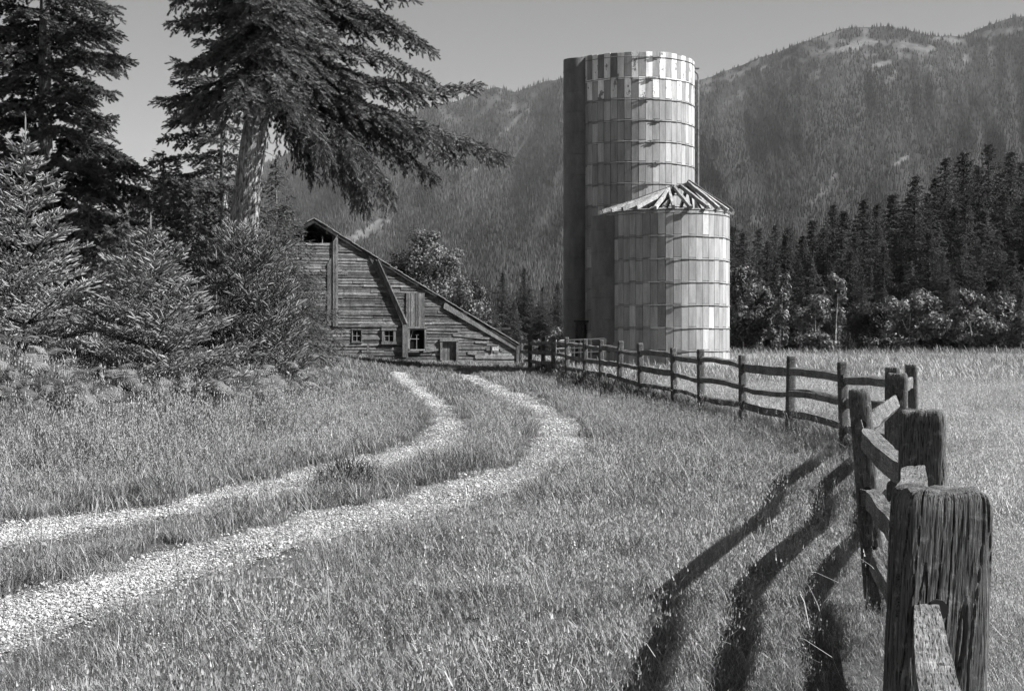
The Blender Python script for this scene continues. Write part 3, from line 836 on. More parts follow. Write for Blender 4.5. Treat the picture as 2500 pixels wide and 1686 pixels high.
def post_mesh(w, d, h, below, seed, nseg, nz, holes, grain, lean=0):
    """weathered split post: rounded-rectangle section with grooves, mortise plugs painted dark instead of cut holes"""
    rnd = np.random.RandomState(seed)
    an = np.arange(nseg) * 2 * math.pi / nseg
    pw = 9.0 if nseg > 100 else 5.0
    ca, sa = np.cos(an), np.sin(an)
    r = 1 / (np.abs(ca / (w / 2)) ** pw + np.abs(sa / (d / 2)) ** pw) ** (1 / pw)
    zs = np.concatenate([np.linspace(-below, h - .05, nz), h - np.array([.034, .02, .010, .003, 0])])
    sh = np.concatenate([np.ones(nz), [.995, .98, .95, .90, .82]])
    ph = rnd.uniform(0, 50)
    V = []; tn = []
    fr = rnd.randint(5, 9); taper = rnd.uniform(.0, .12)
    for j, z in enumerate(zs):
        g = np.zeros(nseg)
        for i in range(nseg):
            X, Y = ca[i] * r[i] + .012 * math.sin(z * 7 + ph), sa[i] * r[i] + .008 * math.sin(z * 11)
            q = mn.noise(Vector((X * 40 + ph, Y * 40, z * 1.0))) * .35 + mn.noise(Vector((X * 130 + ph, Y * 130, z * 2.6))) * .45 + mn.noise(Vector((X * 7, Y * 7 + ph, z * 1.3))) * .9 + mn.noise(Vector((X * 260, Y * 260 + ph, z * 9))) * .2
            q2 = mn.noise(Vector((X * 34 + ph, Y * 34 + 9, z * .8)))
            crack = -3.6 * max(0, .05 - abs(q2)) / .05 if nseg > 24 else 0
            g[i] = (q + crack * .55) * grain
        rr = (r + g) * sh[j] * (1 - taper * max(0, z) / h)
        jag = (np.array([mn.noise(Vector((ca[i] * 3 + ph, sa[i] * 3, 7))) for i in range(nseg)]) * .010) if j >= nz else 0
        V.append(np.column_stack([ca * rr, sa * rr, np.full(nseg, z) + jag]))
        tn.append(np.clip(.5 + g / grain * .17 + (.35 if j >= nz else 0), .05, 1))
    nzt = len(zs)
    V = np.vstack(V + [[[0, 0, h - .002]]]); tn = np.concatenate(tn + [[.6]])
    I = np.arange(nzt - 1)[:, None] * nseg; k = np.arange(nseg)[None]; k2 = (k + 1) % nseg
    Q = np.stack([I + k, I + k2, I + nseg + k2, I + nseg + k], -1).reshape(-1, 4)
    T = [[(nzt - 1) * nseg + i, (nzt - 1) * nseg + (i + 1) % nseg, nzt * nseg] for i in range(nseg)]
    return V, Q, np.array(T), tn
frs = np.random.RandomState(21)
posts = []
dims = [(.19, .16)] + [(.20, .16)] + [(.135, .12)] + [(.17, .12)] * 2 + [(.15, .11)] * 15
for i, (px, zd, ty) in enumerate(POSTS):
    x = fence_pts[i][0]; g = float(ground_h(x, zd)); top_z = EYE + (848 - ty) * zd / F
    h = max(1.12, top_z - g); w, d = dims[i]
    a = fence_pts[max(0, i - 1)]; c = fence_pts[min(len(POSTS) - 1, i + 1)]
    dr = math.atan2(c[1] - a[1], c[0] - a[0])
    near = i < 2
    Vp, Qp, Tp, tp = post_mesh(w * frs.uniform(.92, 1.08), d * frs.uniform(.9, 1.1), h, .3, 100 + i, 220 if i == 0 else (120 if i < 2 else 56 if i < 6 else 20), 200 if i == 0 else (90 if i < 2 else 50 if i < 6 else 12), None, .0036 if i < 2 else .005)
    o = new_obj("post", mk_mesh("post", Vp, [Qp, Tp], fence_wood, i >= 2, tp), fence_root)
    # long side of the section lies across the fence line
    o.rotation_euler = (0, 0, dr + math.pi / 2 + frs.uniform(-.12, .12))
    if i == 0: o.rotation_euler = (math.radians(.5), math.radians(2.0), math.radians(1))
    if i == 1: o.rotation_euler = (0, 0, math.radians(-20))
    if i == 2: o.rotation_euler = (math.radians(-1), math.radians(-4.6), math.radians(-12))
    if i in (3, 4, 5): o.rotation_euler = (0, 0, math.radians(-16))
    if i > 4: o.rotation_euler[0] += frs.uniform(-.03, .03); o.rotation_euler[1] += frs.uniform(-.03, .03)
    o.location = Vector((x, zd, g)) - Vector(forg)
    posts.append((x, zd, g, h, o))
def rail_mesh(a, c, wmid, hmid, seed, n=22, m_=14, endt=.5, straight=False):
    """split rail: irregular section that thins to the tongue at each end; built along local X"""
    rnd = np.random.RandomState(seed); a = np.array(a); c = np.array(c); Ln = np.linalg.norm(c - a)
    an = np.arange(m_) * 2 * math.pi / m_; ph = rnd.uniform(0, 60)
    nc = 4 if rnd.rand() < .65 or straight else 5
    ca_ = np.arange(nc) * 2 * math.pi / nc + math.pi / nc + rnd.uniform(-.28, .28, nc) * (.2 if straight else 1); cr = rnd.uniform(1.05, 1.32, nc)
    cx_, cy_ = np.cos(ca_) * cr, np.sin(ca_) * cr
    u_ = np.arange(m_) / m_ * nc; i0 = np.floor(u_).astype(int) % nc; fr_ = u_ - np.floor(u_)
    sx = cx_[i0] * (1 - fr_) + cx_[(i0 + 1) % nc] * fr_; sy = cy_[i0] * (1 - fr_) + cy_[(i0 + 1) % nc] * fr_
    an = np.arctan2(sy, sx); base = np.hypot(sx, sy)
    V = []; tn = []
    bow = rnd.uniform(-.03, .03); bow2 = rnd.uniform(-.035, .035)
    if straight: bow = bow2 = 0
    for j in range(n + 1):
        t = j / n; e = min(t, 1 - t) * Ln
        s = endt + (1 - endt) * (smooth01(e / .38) if not straight else min(1, .45 + e / 1.1))
        s2 = .80 + .20 * smooth01(e / .4)
        oy = bow * math.sin(math.pi * t) + (.004 if straight else .011) * mn.noise(Vector((t * 5 + ph, 0, 0))); oz = bow2 * math.sin(math.pi * t) + (.006 if straight else .017) * mn.noise(Vector((t * 4 + ph, 7, 0)))
        g = np.array([mn.noise(Vector((t * Ln * 2.0 + ph, math.cos(q) * 2, math.sin(q) * 2))) + .7 * mn.noise(Vector((t * Ln * 5.0 + ph, math.cos(q) * 6, math.sin(q) * 6))) for q in an])
        r = base * (1 + .07 * g)
        V.append(np.column_stack([np.full(m_, (t - .5) * Ln), oy + np.cos(an) * r * wmid / 2 * s, oz + np.sin(an) * r * hmid / 2 * s2]))
        tn.append(np.clip(.5 + .3 * g, .05, 1))
    V = np.vstack(V + [[[-Ln / 2, 0, 0]], [[Ln / 2, 0, 0]]]); tn = np.concatenate(tn + [[.9, .9]])
    I = np.arange(n)[:, None] * m_; k = np.arange(m_)[None]; k2 = (k + 1) % m_
    Q = np.stack([I + k, I + k2, I + m_ + k2, I + m_ + k], -1).reshape(-1, 4)
    T = [[(i + 1) % m_, i, (n + 1) * m_] for i in range(m_)] + [[n * m_ + i, n * m_ + (i + 1) % m_, (n + 1) * m_ + 1] for i in range(m_)]
    return V, Q, np.array(T), tn
def add_rail(a, c, w=.085, h=.105, seed=0, fine=False, name="rail", tn_add=0, straight=False):
    a = np.array(a, float); c = np.array(c, float)
    V, Q, T, tn = rail_mesh(a, c, w, h, seed, 90 if fine else 22, 40 if fine else 14, straight=straight)
    o = new_obj(name, mk_mesh(name, V, [Q, T], rail_wood, False, np.clip(tn + tn_add, 0, 1)), fence_root)
    d = Vector(c - a).normalized(); zc = Vector((0, 0, 1)); yv = zc.cross(d).normalized(); zv = d.cross(yv)
    M = Matrix((d, yv, zv)).transposed().to_4x4(); M.translation = Vector((a + c) / 2 - forg)
    o.matrix_local = M
    return o
LEV = [1.07, .68, .32]
hole_shade_mat = recess_mat  # near-black colour stands in for the shade in the rail holes
def railz(i, k):
    x, y, g, h, o = posts[i]
    lv = LEV[k] + .02 * math.sin(i * 5.1 + k * 2.2)
    return g + lv * (h / 1.3 if i > 2 else 1)
for i in range(len(POSTS) - 1):
    A_, B_ = posts[i], posts[i + 1]
    for k in range(3):
        a = np.array([A_[0], A_[1], railz(i, k) - .02 * (i % 2)]); c = np.array([B_[0], B_[1], railz(i + 1, k) - .02 * (i % 2)])
        if i == 2: a[0] -= .08 * (a[2] - A_[2])
        if i == 1: c[0] -= .08 * (c[2] - B_[2])
        d = (c - a) / np.linalg.norm(c - a)
        off = np.array([d[1], -d[0], 0]) * (.016 if i % 2 else -.016)
        add_rail(a - d * .06 + off, c + d * .06 + off, w=frs.uniform(.09, .115), h=frs.uniform(.115, .15) * (.95 if i < 3 else 1), seed=300 + i * 3 + k, fine=i < 3)
# rails running on from the nearest post to the one behind the viewpoint
A_ = posts[0]
for k in range(3):
    z = (1.03, .60, .18)[k]
    add_rail((A_[0] + .010, A_[1] - .02, z), (A_[0] - .72, A_[1] - 2.95, z - .03), w=.074, h=.085, seed=500 + k, fine=True, tn_add=.22, straight=True)
# dark plugs, painting the shade inside mortise mouths just above each rail tongue on the posts one can look at closely
for i in range(0, len(POSTS)):
    x, y, g, h, o = posts[i]
    for k in range(3):
        if i > 12 and k: continue
        b = MB(); wv, dv = dims[i]
        q = 10; hz = (railz(i, k) - g + .032) if i else (1.03, .60, .18)[k] + .022; hw = .024; 
        hx_ = -.022 if i == 0 else 0
        b.tube([(hx_, -dv / 2 - .002, hz), (hx_, dv / 2 + .002, hz)], .020 if i == 0 else .026, 10)
        b.build("mortise_shade", hole_shade_mat, o)
# ================================================================ vegetation
def brush_template(n, spread, wid, seed, back=.0, dt=.26):
    """a bottle-brush twig along +X, length 1, radius 1 (scaled later): n needle blades"""
    r = np.random.RandomState(seed); V = []; Fc = []
    for i in range(n):
        t = (i + .5) / n * .86 - back; a = i * 2.399 + r.uniform(-.4, .4)
        o = np.array([t, 0, 0]); rad = spread * (1 - .35 * t) * r.uniform(.8, 1.15)
        tip = np.array([min(1.0, t + dt), math.cos(a) * rad, math.sin(a) * rad])
        s = np.array([0, -math.sin(a), math.cos(a)]) * wid
        V += [o - s, o + s, tip]; Fc.append([3 * i, 3 * i + 1, 3 * i + 2])
    # leading tip
    V += [[.7, -wid * 1.5, 0], [.7, wid * 1.5, 0], [1.08, 0, 0]]; Fc.append([3 * n, 3 * n + 1, 3 * n + 2])
    return np.array(V), np.array(Fc)
def spindle_template(k=4):
    V = [[0, 0, 0]]; an = np.arange(k) * 2 * math.pi / k
    for t, r in ((.18, .8), (.72, 1.0)):
        V += [[t, math.cos(a) * r, math.sin(a) * r] for a in an]
    V.append([1, 0, 0]); Fc = []
    for q in range(k):
        q2 = (q + 1) % k
        Fc += [[0, 1 + q2, 1 + q], [1 + q, 1 + q2, 1 + k + q2], [1 + q, 1 + k + q2, 1 + k + q], [1 + k + q, 1 + k + q2, 1 + 2 * k]]
    return np.array(V, float), np.array(Fc)

def place(T, TF, O, D, S, W, tint, rnd, flat=None):
    """stamp the template at origins O along directions D, length S, radius W"""
    D = D / (np.linalg.norm(D, axis=1)[:, None] + 1e-9)
    R = rnd.normal(size=D.shape) if flat is None else flat
    A = np.cross(D, R); A /= np.linalg.norm(A, axis=1)[:, None] + 1e-9
    B = np.cross(D, A)
    V = O[:, None, :] + D[:, None, :] * (T[None, :, 0:1] * S[:, None, None]) + A[:, None, :] * (T[None, :, 1:2] * W[:, None, None]) + B[:, None, :] * (T[None, :, 2:3] * W[:, None, None])
    Fa = TF[None] + (np.arange(len(O)) * len(T))[:, None, None]
    return V.reshape(-1, 3), Fa.reshape(-1, TF.shape[1]), np.repeat(tint, len(T))

class Crown:
    def __init__(s, seed): s.r = np.random.RandomState(seed); s.O = []; s.D = []; s.S = []; s.W = []; s.T = []; s.wood = MB(); s.limbs = MB()
    def limb(s, path, r0, lat, step, tstep, tl, tw, hang=.3, flatness=.5, start=.12, tint=.5, droop=.25, side_len=None, wood_n=5, twiggy=False):
        """path: (K,3) limb; laterals of length lat*(profile) to both sides, carrying twigs"""
        r = s.r; path = np.asarray(path, float)
        d = np.concatenate([[0], np.cumsum(np.linalg.norm(np.diff(path, axis=0), axis=1))]); Ln = d[-1]
        n = max(3, int(Ln / step)); tt = np.linspace(start, 1, n)
        pos = np.stack([np.interp(tt * Ln, d, path[:, k]) for k in range(3)], 1)
        tg = np.gradient(pos, axis=0); tg /= np.linalg.norm(tg, axis=1)[:, None] + 1e-9
        if r0 > 0: s.limbs.tube(path, np.linspace(r0, r0 * .18, len(path)), wood_n, tint=.45)
        up = np.array([0, 0, 1.0])
        for i in range(n):
            f = tt[i]
            prof = min(1, (f - start) / .18 + .35) * (1 - f) ** .42 + .16
            for sd in (-1, 1):
                l = lat * prof * r.uniform(.65, 1.2); lt = r.normal(0, .2)
                sv = np.cross(tg[i], up); sv /= np.linalg.norm(sv) + 1e-9
                dv = tg[i] * r.uniform(.45, .95) + sd * sv * r.uniform(.7, 1.05) - up * hang * r.uniform(.3, 1.3) + r.normal(0, .10, 3)
                dv /= np.linalg.norm(dv)
                m_ = max(2, int(l / tstep)); u = (np.arange(m_) + r.uniform(0, 1, m_)) / m_
                u = np.sort(u)
                P_ = pos[i] + dv * (u * l)[:, None] - up * (droop * l * u ** 2)[:, None]
                dd = dv - up * (2 * droop * u)[:, None]
                sd2 = np.where(np.arange(m_) % 2 == 0, 1.0, -1.0)[:, None]
                ls = np.cross(dd, up); ls /= np.linalg.norm(ls, axis=1)[:, None] + 1e-9
                td = dd * 1.0 + ls * sd2 * r.uniform(.4, 1.0, (m_, 1)) + r.normal(0, flatness * .5, (m_, 3)) + up * r.uniform(.0, .55, (m_, 1))
                s.O.append(P_); s.D.append(td)
                s.S.append(tl * r.uniform(.7, 1.25, m_)); s.W.append(tw * r.uniform(.8, 1.2, m_)); s.T.append(np.clip(tint + lt + r.normal(0, .16, m_), 0, 1))
                # end twig
                s.O.append((pos[i] + dv * l * .95 - up * droop * l)[None]); s.D.append((dv - up * droop * 1.5)[None]); s.S.append(np.array([tl * 1.1])); s.W.append(np.array([tw])); s.T.append(np.array([min(1, tint + .12)]))
                if twiggy and l > .3:
                    q = np.linspace(0, 1, 4); s.limbs.tube(pos[i] + dv * (q * l)[:, None] - up * (droop * l * q ** 2)[:, None], [.008, .006, .004, .002], 3, tint=.4, cap=False)
        # end tuft
        s.O.append(pos[-1:]); s.D.append(tg[-1:]); s.S.append(np.array([tl * 1.3])); s.W.append(np.array([tw])); s.T.append(np.array([tint]))
    def twigs_along(s, path, step, tl, tw, spread=.8, tint=.5, start=0.0, upb=.2):
        r = s.r; path = np.asarray(path, float)
        d = np.concatenate([[0], np.cumsum(np.linalg.norm(np.diff(path, axis=0), axis=1))]); n = max(2, int(d[-1] / step)); t = np.linspace(start, 1, n) * d[-1]
        pos = np.stack([np.interp(t, d, path[:, k]) for k in range(3)], 1); tg = np.gradient(pos, axis=0); tg /= np.linalg.norm(tg, axis=1)[:, None] + 1e-9
        s.O.append(pos); s.D.append(tg + r.normal(0, spread, (n, 3)) + np.array([0, 0, upb])); s.S.append(tl * r.uniform(.7, 1.2, n)); s.W.append(tw * r.uniform(.8, 1.2, n)); s.T.append(np.clip(tint + r.normal(0, .15, n), 0, 1))
    def build(s, root, mat, T, TF, bark, crown_name="crown", share=None):
        O = np.vstack(s.O); D = np.vstack(s.D); S = np.concatenate(s.S); W = np.concatenate(s.W); t = np.concatenate(s.T)
        V, Fa, tn = place(T, TF, O, D, S, W, t, s.r)
        me = mk_mesh(crown_name, V, Fa, mat, False, tn)
        c = new_obj(crown_name, me, root)
        w = s.wood.build("trunk", bark, root, True)
        l = s.limbs.build("limbs", limb_bark, root, True) if s.limbs.n else None
        return c, w, l

m = Mat("fir_bark", .95, .1)
c = m.coords((1, 1, .25)); n1 = m.noise(17, 8, c, .75, .6); n2 = m.noise(26, 4, c, .7)
v = m.math('MULTIPLY', m.ramp(n1, [(.38, .04), (.62, .50)]), m.ramp(n2, [(.3, .6), (.6, 1.25)]))
m.base(v); m.bump(m.math('ADD', n1, m.math('MULTIPLY', n2, .6)), 1.0, .05); bark_mat = m.m
m = Mat("thin_bark", .9, .1); m.base(m.ramp(m.noise(12, 4, m.coords((1, 1, .4))), [(.3, .08), (.7, .22)])); thin_bark = m.m
m = Mat("limb_bark", .9, .1); m.base(.045); limb_bark = m.m
m = Mat("pale_bark", .9, .1); m.base(m.ramp(m.noise(7, 4, m.coords((1, 1, 3))), [(.4, .18), (.55, .55)])); pale_bark = m.m
fir_leaf = foliage_mat("fir_needles", .012, .19, .12, .6, .3)
spruce_leaf = foliage_mat("young_spruce_needles", .06, .41, .15, .55, .35)
young_leaf = foliage_mat("young_fir_needles", .04, .24, .15, .6, .3)
far_leaf = foliage_mat("far_fir_needles", .012, .125, .10, .7, .2)
leaf_m = foliage_mat("broad_leaves", .045, .26, .25, .5, .4)
leaf_dark = foliage_mat("dark_broad_leaves", .025, .14, .2, .5, .4)

BR12, BR12F = brush_template(24, 1.0, .20, 1, dt=.16)
BR8, BR8F = brush_template(9, 1.0, .42, 2)
SP4, SP4F = spindle_template(4)
# bottle brush used for the young spruces: solid spindle core bristling with needles
_v, _f = brush_template(44, 1.0, .13, 5, dt=.10)
SPRV = np.vstack([SP4 * np.array([1, .55, .55]), _v]); SPRF = np.vstack([SP4F, _f + len(SP4)])

def conifer(seed, H, R, zlow, nb, mat, T, TF, name, label, loc, cat="tree", group=None, lat=.34, step=.3, tstep=.12, tl=.17, tw=.045, hang=.35, droop=.25, rise=.15, sag=.25, ragged=.25, tint=.5, shape=.75, trunk_r=None, bark=None, az_bias=None, toptaper=1.0, lean=(0, 0), twiggy=False, start=.12, skip=0.0, whorl=0):
    root = empty(name, loc, label, cat, group)
    cr = Crown(seed); r = cr.r; tr = trunk_r or H * .016
    K_ = 9; zz = np.linspace(-.3, H, K_)
    wob = np.cumsum(r.normal(0, .012 * H / K_, (K_, 2)), axis=0); wob -= wob[0]
    tp = np.column_stack([wob[:, 0] + lean[0] * zz, wob[:, 1] + lean[1] * zz, zz])
    cr.wood.tube(tp, np.linspace(tr, tr * .12, K_) * np.where(zz < .2, 1.15, 1), 10, tint=.5)
    def axis_pt(z): return np.array([np.interp(z, zz, tp[:, 0]), np.interp(z, zz, tp[:, 1]), z])
    for i in range(nb):
        f = (i + r.uniform(0, 1)) / nb
        z = zlow + (H - zlow) * f ** .9
        if r.rand() < skip: continue
        a = i * 2.399 + r.uniform(-.5, .5)
        if whorl:
            nl = int(nb / whorl); lv_ = i // whorl; f = min(.97, (lv_ + .5 + r.uniform(-.08, .08)) / (nl + .5)); z = zlow + (H - zlow) * f ** .95
            a = (i % whorl) * 2 * math.pi / whorl + lv_ * .5 + r.uniform(-.3, .3)
        L_ = R * ((1 - f) ** shape * toptaper + .04) * r.uniform(1 - ragged, 1 + ragged * .8)
        if az_bias: L_ *= az_bias(a, f)
        if L_ < .1: L_ = .1
        d = np.array([math.cos(a), math.sin(a), 0]); p0 = axis_pt(z)
        q = np.linspace(0, 1, 6)[:, None]
        ri = rise * r.uniform(.5, 1.5) * (0.4 + 1.3 * f)
        path = p0 + d * q * L_ + np.array([0, 0, 1.0]) * (ri * L_ * q - sag * (1 - .6 * f) * L_ * q ** 2 + .10 * L_ * q ** 4)
        path += r.normal(0, .02 * L_, path.shape) * q
        cr.limb(path, max(.006, L_ * .014), L_ * lat * (1.25 if L_ < R * .4 else 1), step, tstep, tl, tw, hang, .5, start, np.clip(tint + r.normal(0, .07), 0, 1), droop, twiggy=twiggy, wood_n=4)
    cr.twigs_along(np.array([axis_pt(H * .88), axis_pt(H)]), tstep * .35, tl * .8, tw, .5, tint, upb=.5)
    c, w, l = cr.build(root, mat, T, TF, bark or thin_bark)
    return root, c, w

def gpos(px, z): 
    x = (px - 1250) * z / F
    return (x, z, float(ground_h(x, z)))

# ---- hero fir: leaning trunk, long limbs reaching to the right ----------
hz = 34.0; hx, hy_, hg = gpos(583, hz); hg -= .3
hero = empty("leaning_fir", (hx, hy_, hg), "large old fir with a pale leaning trunk and long drooping limbs reaching right", "tree")
cr = Crown(77); r = cr.r; org = np.array([hx, hy_, hg])
def HP(px, py, dz=0.0): return P(px, py, hz + dz) - org + np.array([0, 0, 0])
tk = np.array([HP(577, 905), HP(586, 760), HP(593, 570), HP(612, 400), HP(633, 245), HP(652, 100), HP(664, -40), HP(670, -300), HP(672, -520)])
cr.wood.tube(tk, np.array([.46, .40, .345, .305, .275, .245, .21, .12, .05]), 28, tint=.6)
def tpt(py): 
    ys = [905, 760, 570, 400, 245, 100, -40, -300, -520]
    return np.array([np.interp(-py, [-y for y in ys], tk[:, k]) for k in range(3)])
def hl(ypx, pts, lat, r0=.05, hang=.7, droop=.4, tint=.5, step=.17, start=.12):
    path = [tpt(ypx)] + [HP(a, b, c) for a, b, c in pts]
    path = resample(np.array(path), 14); path[1:-1] = .25 * path[:-2] + .5 * path[1:-1] + .25 * path[2:]
    cr.limb(path, r0, lat, step * .95, .062, .19, .060, hang, .55, start, tint, droop, twiggy=True)
# the long right hand limbs
hl(215, [(760, 225, 0.81), (860, 250, 0.94), (1000, 290, 1.25), (1120, 335, 1.56), (1215, 372, 1.78)], .85, .07, .35, .3, .55)
hl(180, [(760, 170, 0.86), (900, 190, 1.11), (1050, 215, 1.51), (1160, 205, 1.79)], .95, .06, .2, .2, .55)
hl(225, [(760, 250, 1.35), (880, 300, 1.88), (960, 350, 2.23), (1040, 410, 2.58), (1060, 425, 2.64)], .9, .05, .5, .4, .45)
hl(200, [(740, 250, 0.47), (850, 320, 0.47), (920, 400, 0.46), (960, 465, 0.52)], 1.0, .05, 1.0, .6, .5)
hl(235, [(720, 270, 0.63), (800, 330, 0.70), (860, 410, 0.83), (900, 492, 0.89)], .9, .045, 1.0, .6, .42)
hl(200, [(760, 240, 1.52), (900, 290, 2.16), (1020, 330, 2.69), (1120, 385, 3.10)], .85, .05, .4, .3, .5)
hl(245, [(700, 290, 1.01), (740, 340, 1.19), (760, 410, 1.25)], .7, .03, 1.0, .6, .4)
hl(130, [(760, 110, 0.81), (900, 120, 1.00), (980, 160, 1.19), (1040, 185, 1.31)], .9, .05, .2, .2, .5)
hl(60, [(760, 30, 1.30), (900, 40, 1.89), (970, 70, 2.15), (1015, 95, 2.29)], .9, .05, .2, .2, .5)
hl(20, [(780, -30, 0.98), (900, -40, 1.23), (1000, -10, 1.52)], .9, .05, .2, .2, .5)
hl(140, [(780, 150, 2.02), (900, 190, 2.71), (1020, 240, 3.29)], 1.0, .05, .3, .25, .45)
hl(220, [(700, 240, 0.02), (760, 290, -0.35), (800, 350, -0.51)], .9, .04, .9, .5, .55)
hl(205, [(780, 225, .9), (930, 262, 1.3), (1080, 318, 1.6), (1170, 352, 1.7), (1236, 378, 1.8)], .75, .06, .35, .3, .62)
hl(225, [(740, 270, .7), (800, 340, 1.0), (850, 420, 1.1), (872, 470, 1.1)], .8, .045, .6, .45, .5)
# towards the viewpoint and the left
for (y_, a_, b_, dz_) in ((-20, 655, -10, -2.2), (20, 625, 50, -2.4), (45, 690, 70, -2.0), (80, 650, 110, -2.6), (100, 600, 130, -2.2), (120, 700, 150, -1.9), (140, 640, 185, -2.5), (165, 672, 205, -2.0), (60, 590, 90, -1.6), (0, 700, 20, -1.6)):
    hl(y_, [((a_ + 655) / 2, (y_ + b_) / 2 - 14, dz_ * .55), (a_, b_, dz_)], .95, .04, .3, .25, .5)
hl(160, [(640, 170, -1.5), (600, 200, -2.6), (560, 235, -3.2)], 1.1, .05, .6, .4, .5)
hl(185, [(660, 185, -1.4), (680, 205, -2.5), (690, 250, -3.2)], 1.1, .05, .6, .4, .52)
hl(120, [(560, 120, -.6), (490, 140, -1.0), (450, 165, -1.2), (435, 150, -1.3)], .62, .05, .2, .2, .5)
hl(60, [(540, 40, -.3), (470, 45, -.4), (420, 55, -.4)], .62, .05, .2, .2, .45)
hl(170, [(560, 190, .3), (480, 215, .4), (440, 240, .5), (420, 250, .5)], .6, .04, .5, .4, .45)
hl(200, [(560, 210, -.8), (500, 230, -1.1), (460, 260, -1.2)], .9, .04, .5, .4, .5)
hl(10, [(540, -40, .5), (460, -30, .8), (430, 0, .9)], .7, .05, .5, .35, .45)
for k in range(50):     # inner crown, all round, above the bare trunk
    y0 = r.uniform(-110, 175); a = k * 2.399; Ln = r.uniform(1.8, 4.2) * (1.0 if math.cos(a) > 0 else .42)
    a_m = (a + math.pi) % (2 * math.pi) - math.pi
    if -1.25 < a_m < .25: Ln = min(Ln, 1.5)
    p0 = tpt(y0); q = np.linspace(0, 1, 8)[:, None]; d = np.array([math.cos(a), math.sin(a), 0])
    path = p0 + d * q * Ln + np.array([0, 0, 1]) * (.18 * Ln * q - .42 * Ln * q ** 2)
    cr.limb(path, .03, .9 if math.cos(a) > 0 else .6, .19, .068, .19, .060, .25, .6, .12, r.uniform(.4, .6), .2, twiggy=True)
for k in range(26):     # upper crown beyond the frame, it shades and shows from other places
    y0 = -130 - 390 * k / 26; a = k * 2.399; Ln = 3.4 * (1 - k / 28) * r.uniform(.8, 1.1)
    Ln *= .55 if -1.25 < (a + math.pi) % (2 * math.pi) - math.pi < .25 else 1
    p0 = tpt(y0); q = np.linspace(0, 1, 6)[:, None]; d = np.array([math.cos(a), math.sin(a), 0])
    cr.limb(p0 + d * q * Ln + np.array([0, 0, 1]) * (.2 * Ln * q - .35 * Ln * q ** 2), .03, 1.0, .34, .14, .26, .07, .4, .55, .1, .5, .3)
for k in range(16):     # thin dead twigs on the bare trunk
    y0 = r.uniform(235, 560); a = r.uniform(0, 6.28); p0 = tpt(y0); l = r.uniform(.3, .9)
    d = np.array([math.cos(a), math.sin(a), r.uniform(-.5, .1)])
    cr.wood.tube([p0, p0 + d * l * .5, p0 + d * l + [0, 0, -.1 * l]], [.012, .008, .003], 4, tint=.3)
cr.build(hero, fir_leaf, BR12, BR12F, bark_mat)

# ---- left dark fir --------------------------------------------------------
conifer(31, 15.2, 2.35, 1.6, 125, fir_leaf, BR12, BR12F, "dark_fir", "tall dark fir at the left edge, its top cut by the frame", gpos(112, 37),
        lat=.42, step=.15, tstep=.055, tl=.19, tw=.06, hang=.25, droop=.2, rise=.18, sag=.38, shape=.36, trunk_r=.26, bark=bark_mat, tint=.48, ragged=.26, twiggy=True)
# second fir behind the hero, long left limbs
conifer(33, 12.5, 2.3, 1.9, 84, fir_leaf, BR12, BR12F, "slender_fir", "slender dark fir standing just behind and left of the leaning trunk", gpos(548, 41),
        lat=.38, step=.17, tstep=.065, tl=.19, tw=.06, hang=.25, droop=.25, rise=.2, sag=.38, shape=.30, trunk_r=.17, bark=bark_mat, tint=.45, ragged=.35,
        az_bias=lambda a, f: (1.0 if math.cos(a) < -.2 else .55) * (1.0 if f < .5 else .6), twiggy=True)
# more firs between and behind them
conifer(35, 4.9, 1.8, .3, 60, young_leaf, BR12, BR12F, "young_fir", "mid sized fir in shade between the two dark firs", gpos(400, 35), lat=.42, step=.17, tstep=.075, tl=.15, tw=.042, shape=.7, tint=.35, twiggy=True)
conifer(36, 4.6, 1.7, .3, 58, young_leaf, BR12, BR12F, "young_fir", "thin fir behind the leaning trunk, beside the barn roof", gpos(700, 43), lat=.40, step=.17, tstep=.08, tl=.15, tw=.042, shape=.7, tint=.4, twiggy=True)
conifer(37, 6.1, 1.8, .3, 60, young_leaf, BR12, BR12F, "young_fir", "feathery fir right of the leaning trunk rising above the barn ridge", gpos(672, 47), lat=.40, step=.2, tstep=.085, tl=.16, tw=.042, shape=.8, tint=.4, twiggy=True)
conifer(38, 3.6, 1.7, .2, 50, young_leaf, BR12, BR12F, "young_fir", "small shaded fir under the left dark fir", gpos(215, 33), lat=.42, step=.15, tstep=.07, tl=.13, tw=.04, shape=.7, tint=.35)
conifer(39, 3.0, 1.5, .2, 46, young_leaf, BR12, BR12F, "young_fir", "small shaded fir with an upright leader behind the pale spruces", gpos(300, 30), lat=.42, step=.15, tstep=.07, tl=.13, tw=.04, shape=.7, tint=.42)
# ---- pale young spruces in the foreground bank -----------------------------
kw = dict(lat=.44, step=.13, tstep=.07, tl=.15, tw=.025, hang=-.02, droop=-.08, rise=.34, sag=.10, shape=.85, ragged=.18, twiggy=False, whorl=7)
def leader(root, H, tl=.55):
    cr = Crown(5); cr.O.append(np.array([[0, 0, H - .05]])); cr.D.append(np.array([[0, 0, 1.0]])); cr.S.append(np.array([tl])); cr.W.append(np.array([.026])); cr.T.append(np.array([.8]))
    V, Fa, tn = place(SPRV, SPRF, np.vstack(cr.O), np.vstack(cr.D), np.concatenate(cr.S), np.concatenate(cr.W), np.concatenate(cr.T), cr.r)
    new_obj("leader_shoot", mk_mesh("leader_shoot", V, Fa, spruce_leaf, False, tn), root)
def spruce(seed, px, z, top_px, R, nb, label, tint=.6, leaf=None, **k2):
    g = gpos(px, z); H = EYE + (848 - top_px) * z / F - g[2]
    k = dict(kw); k.update(k2)
    rt, c, w = conifer(seed, H * .90, R, .12, nb, leaf or spruce_leaf, SPRV, SPRF, "young_spruce", label, g, tint=tint, **k)
    leader(rt, H * .90, H * .10)
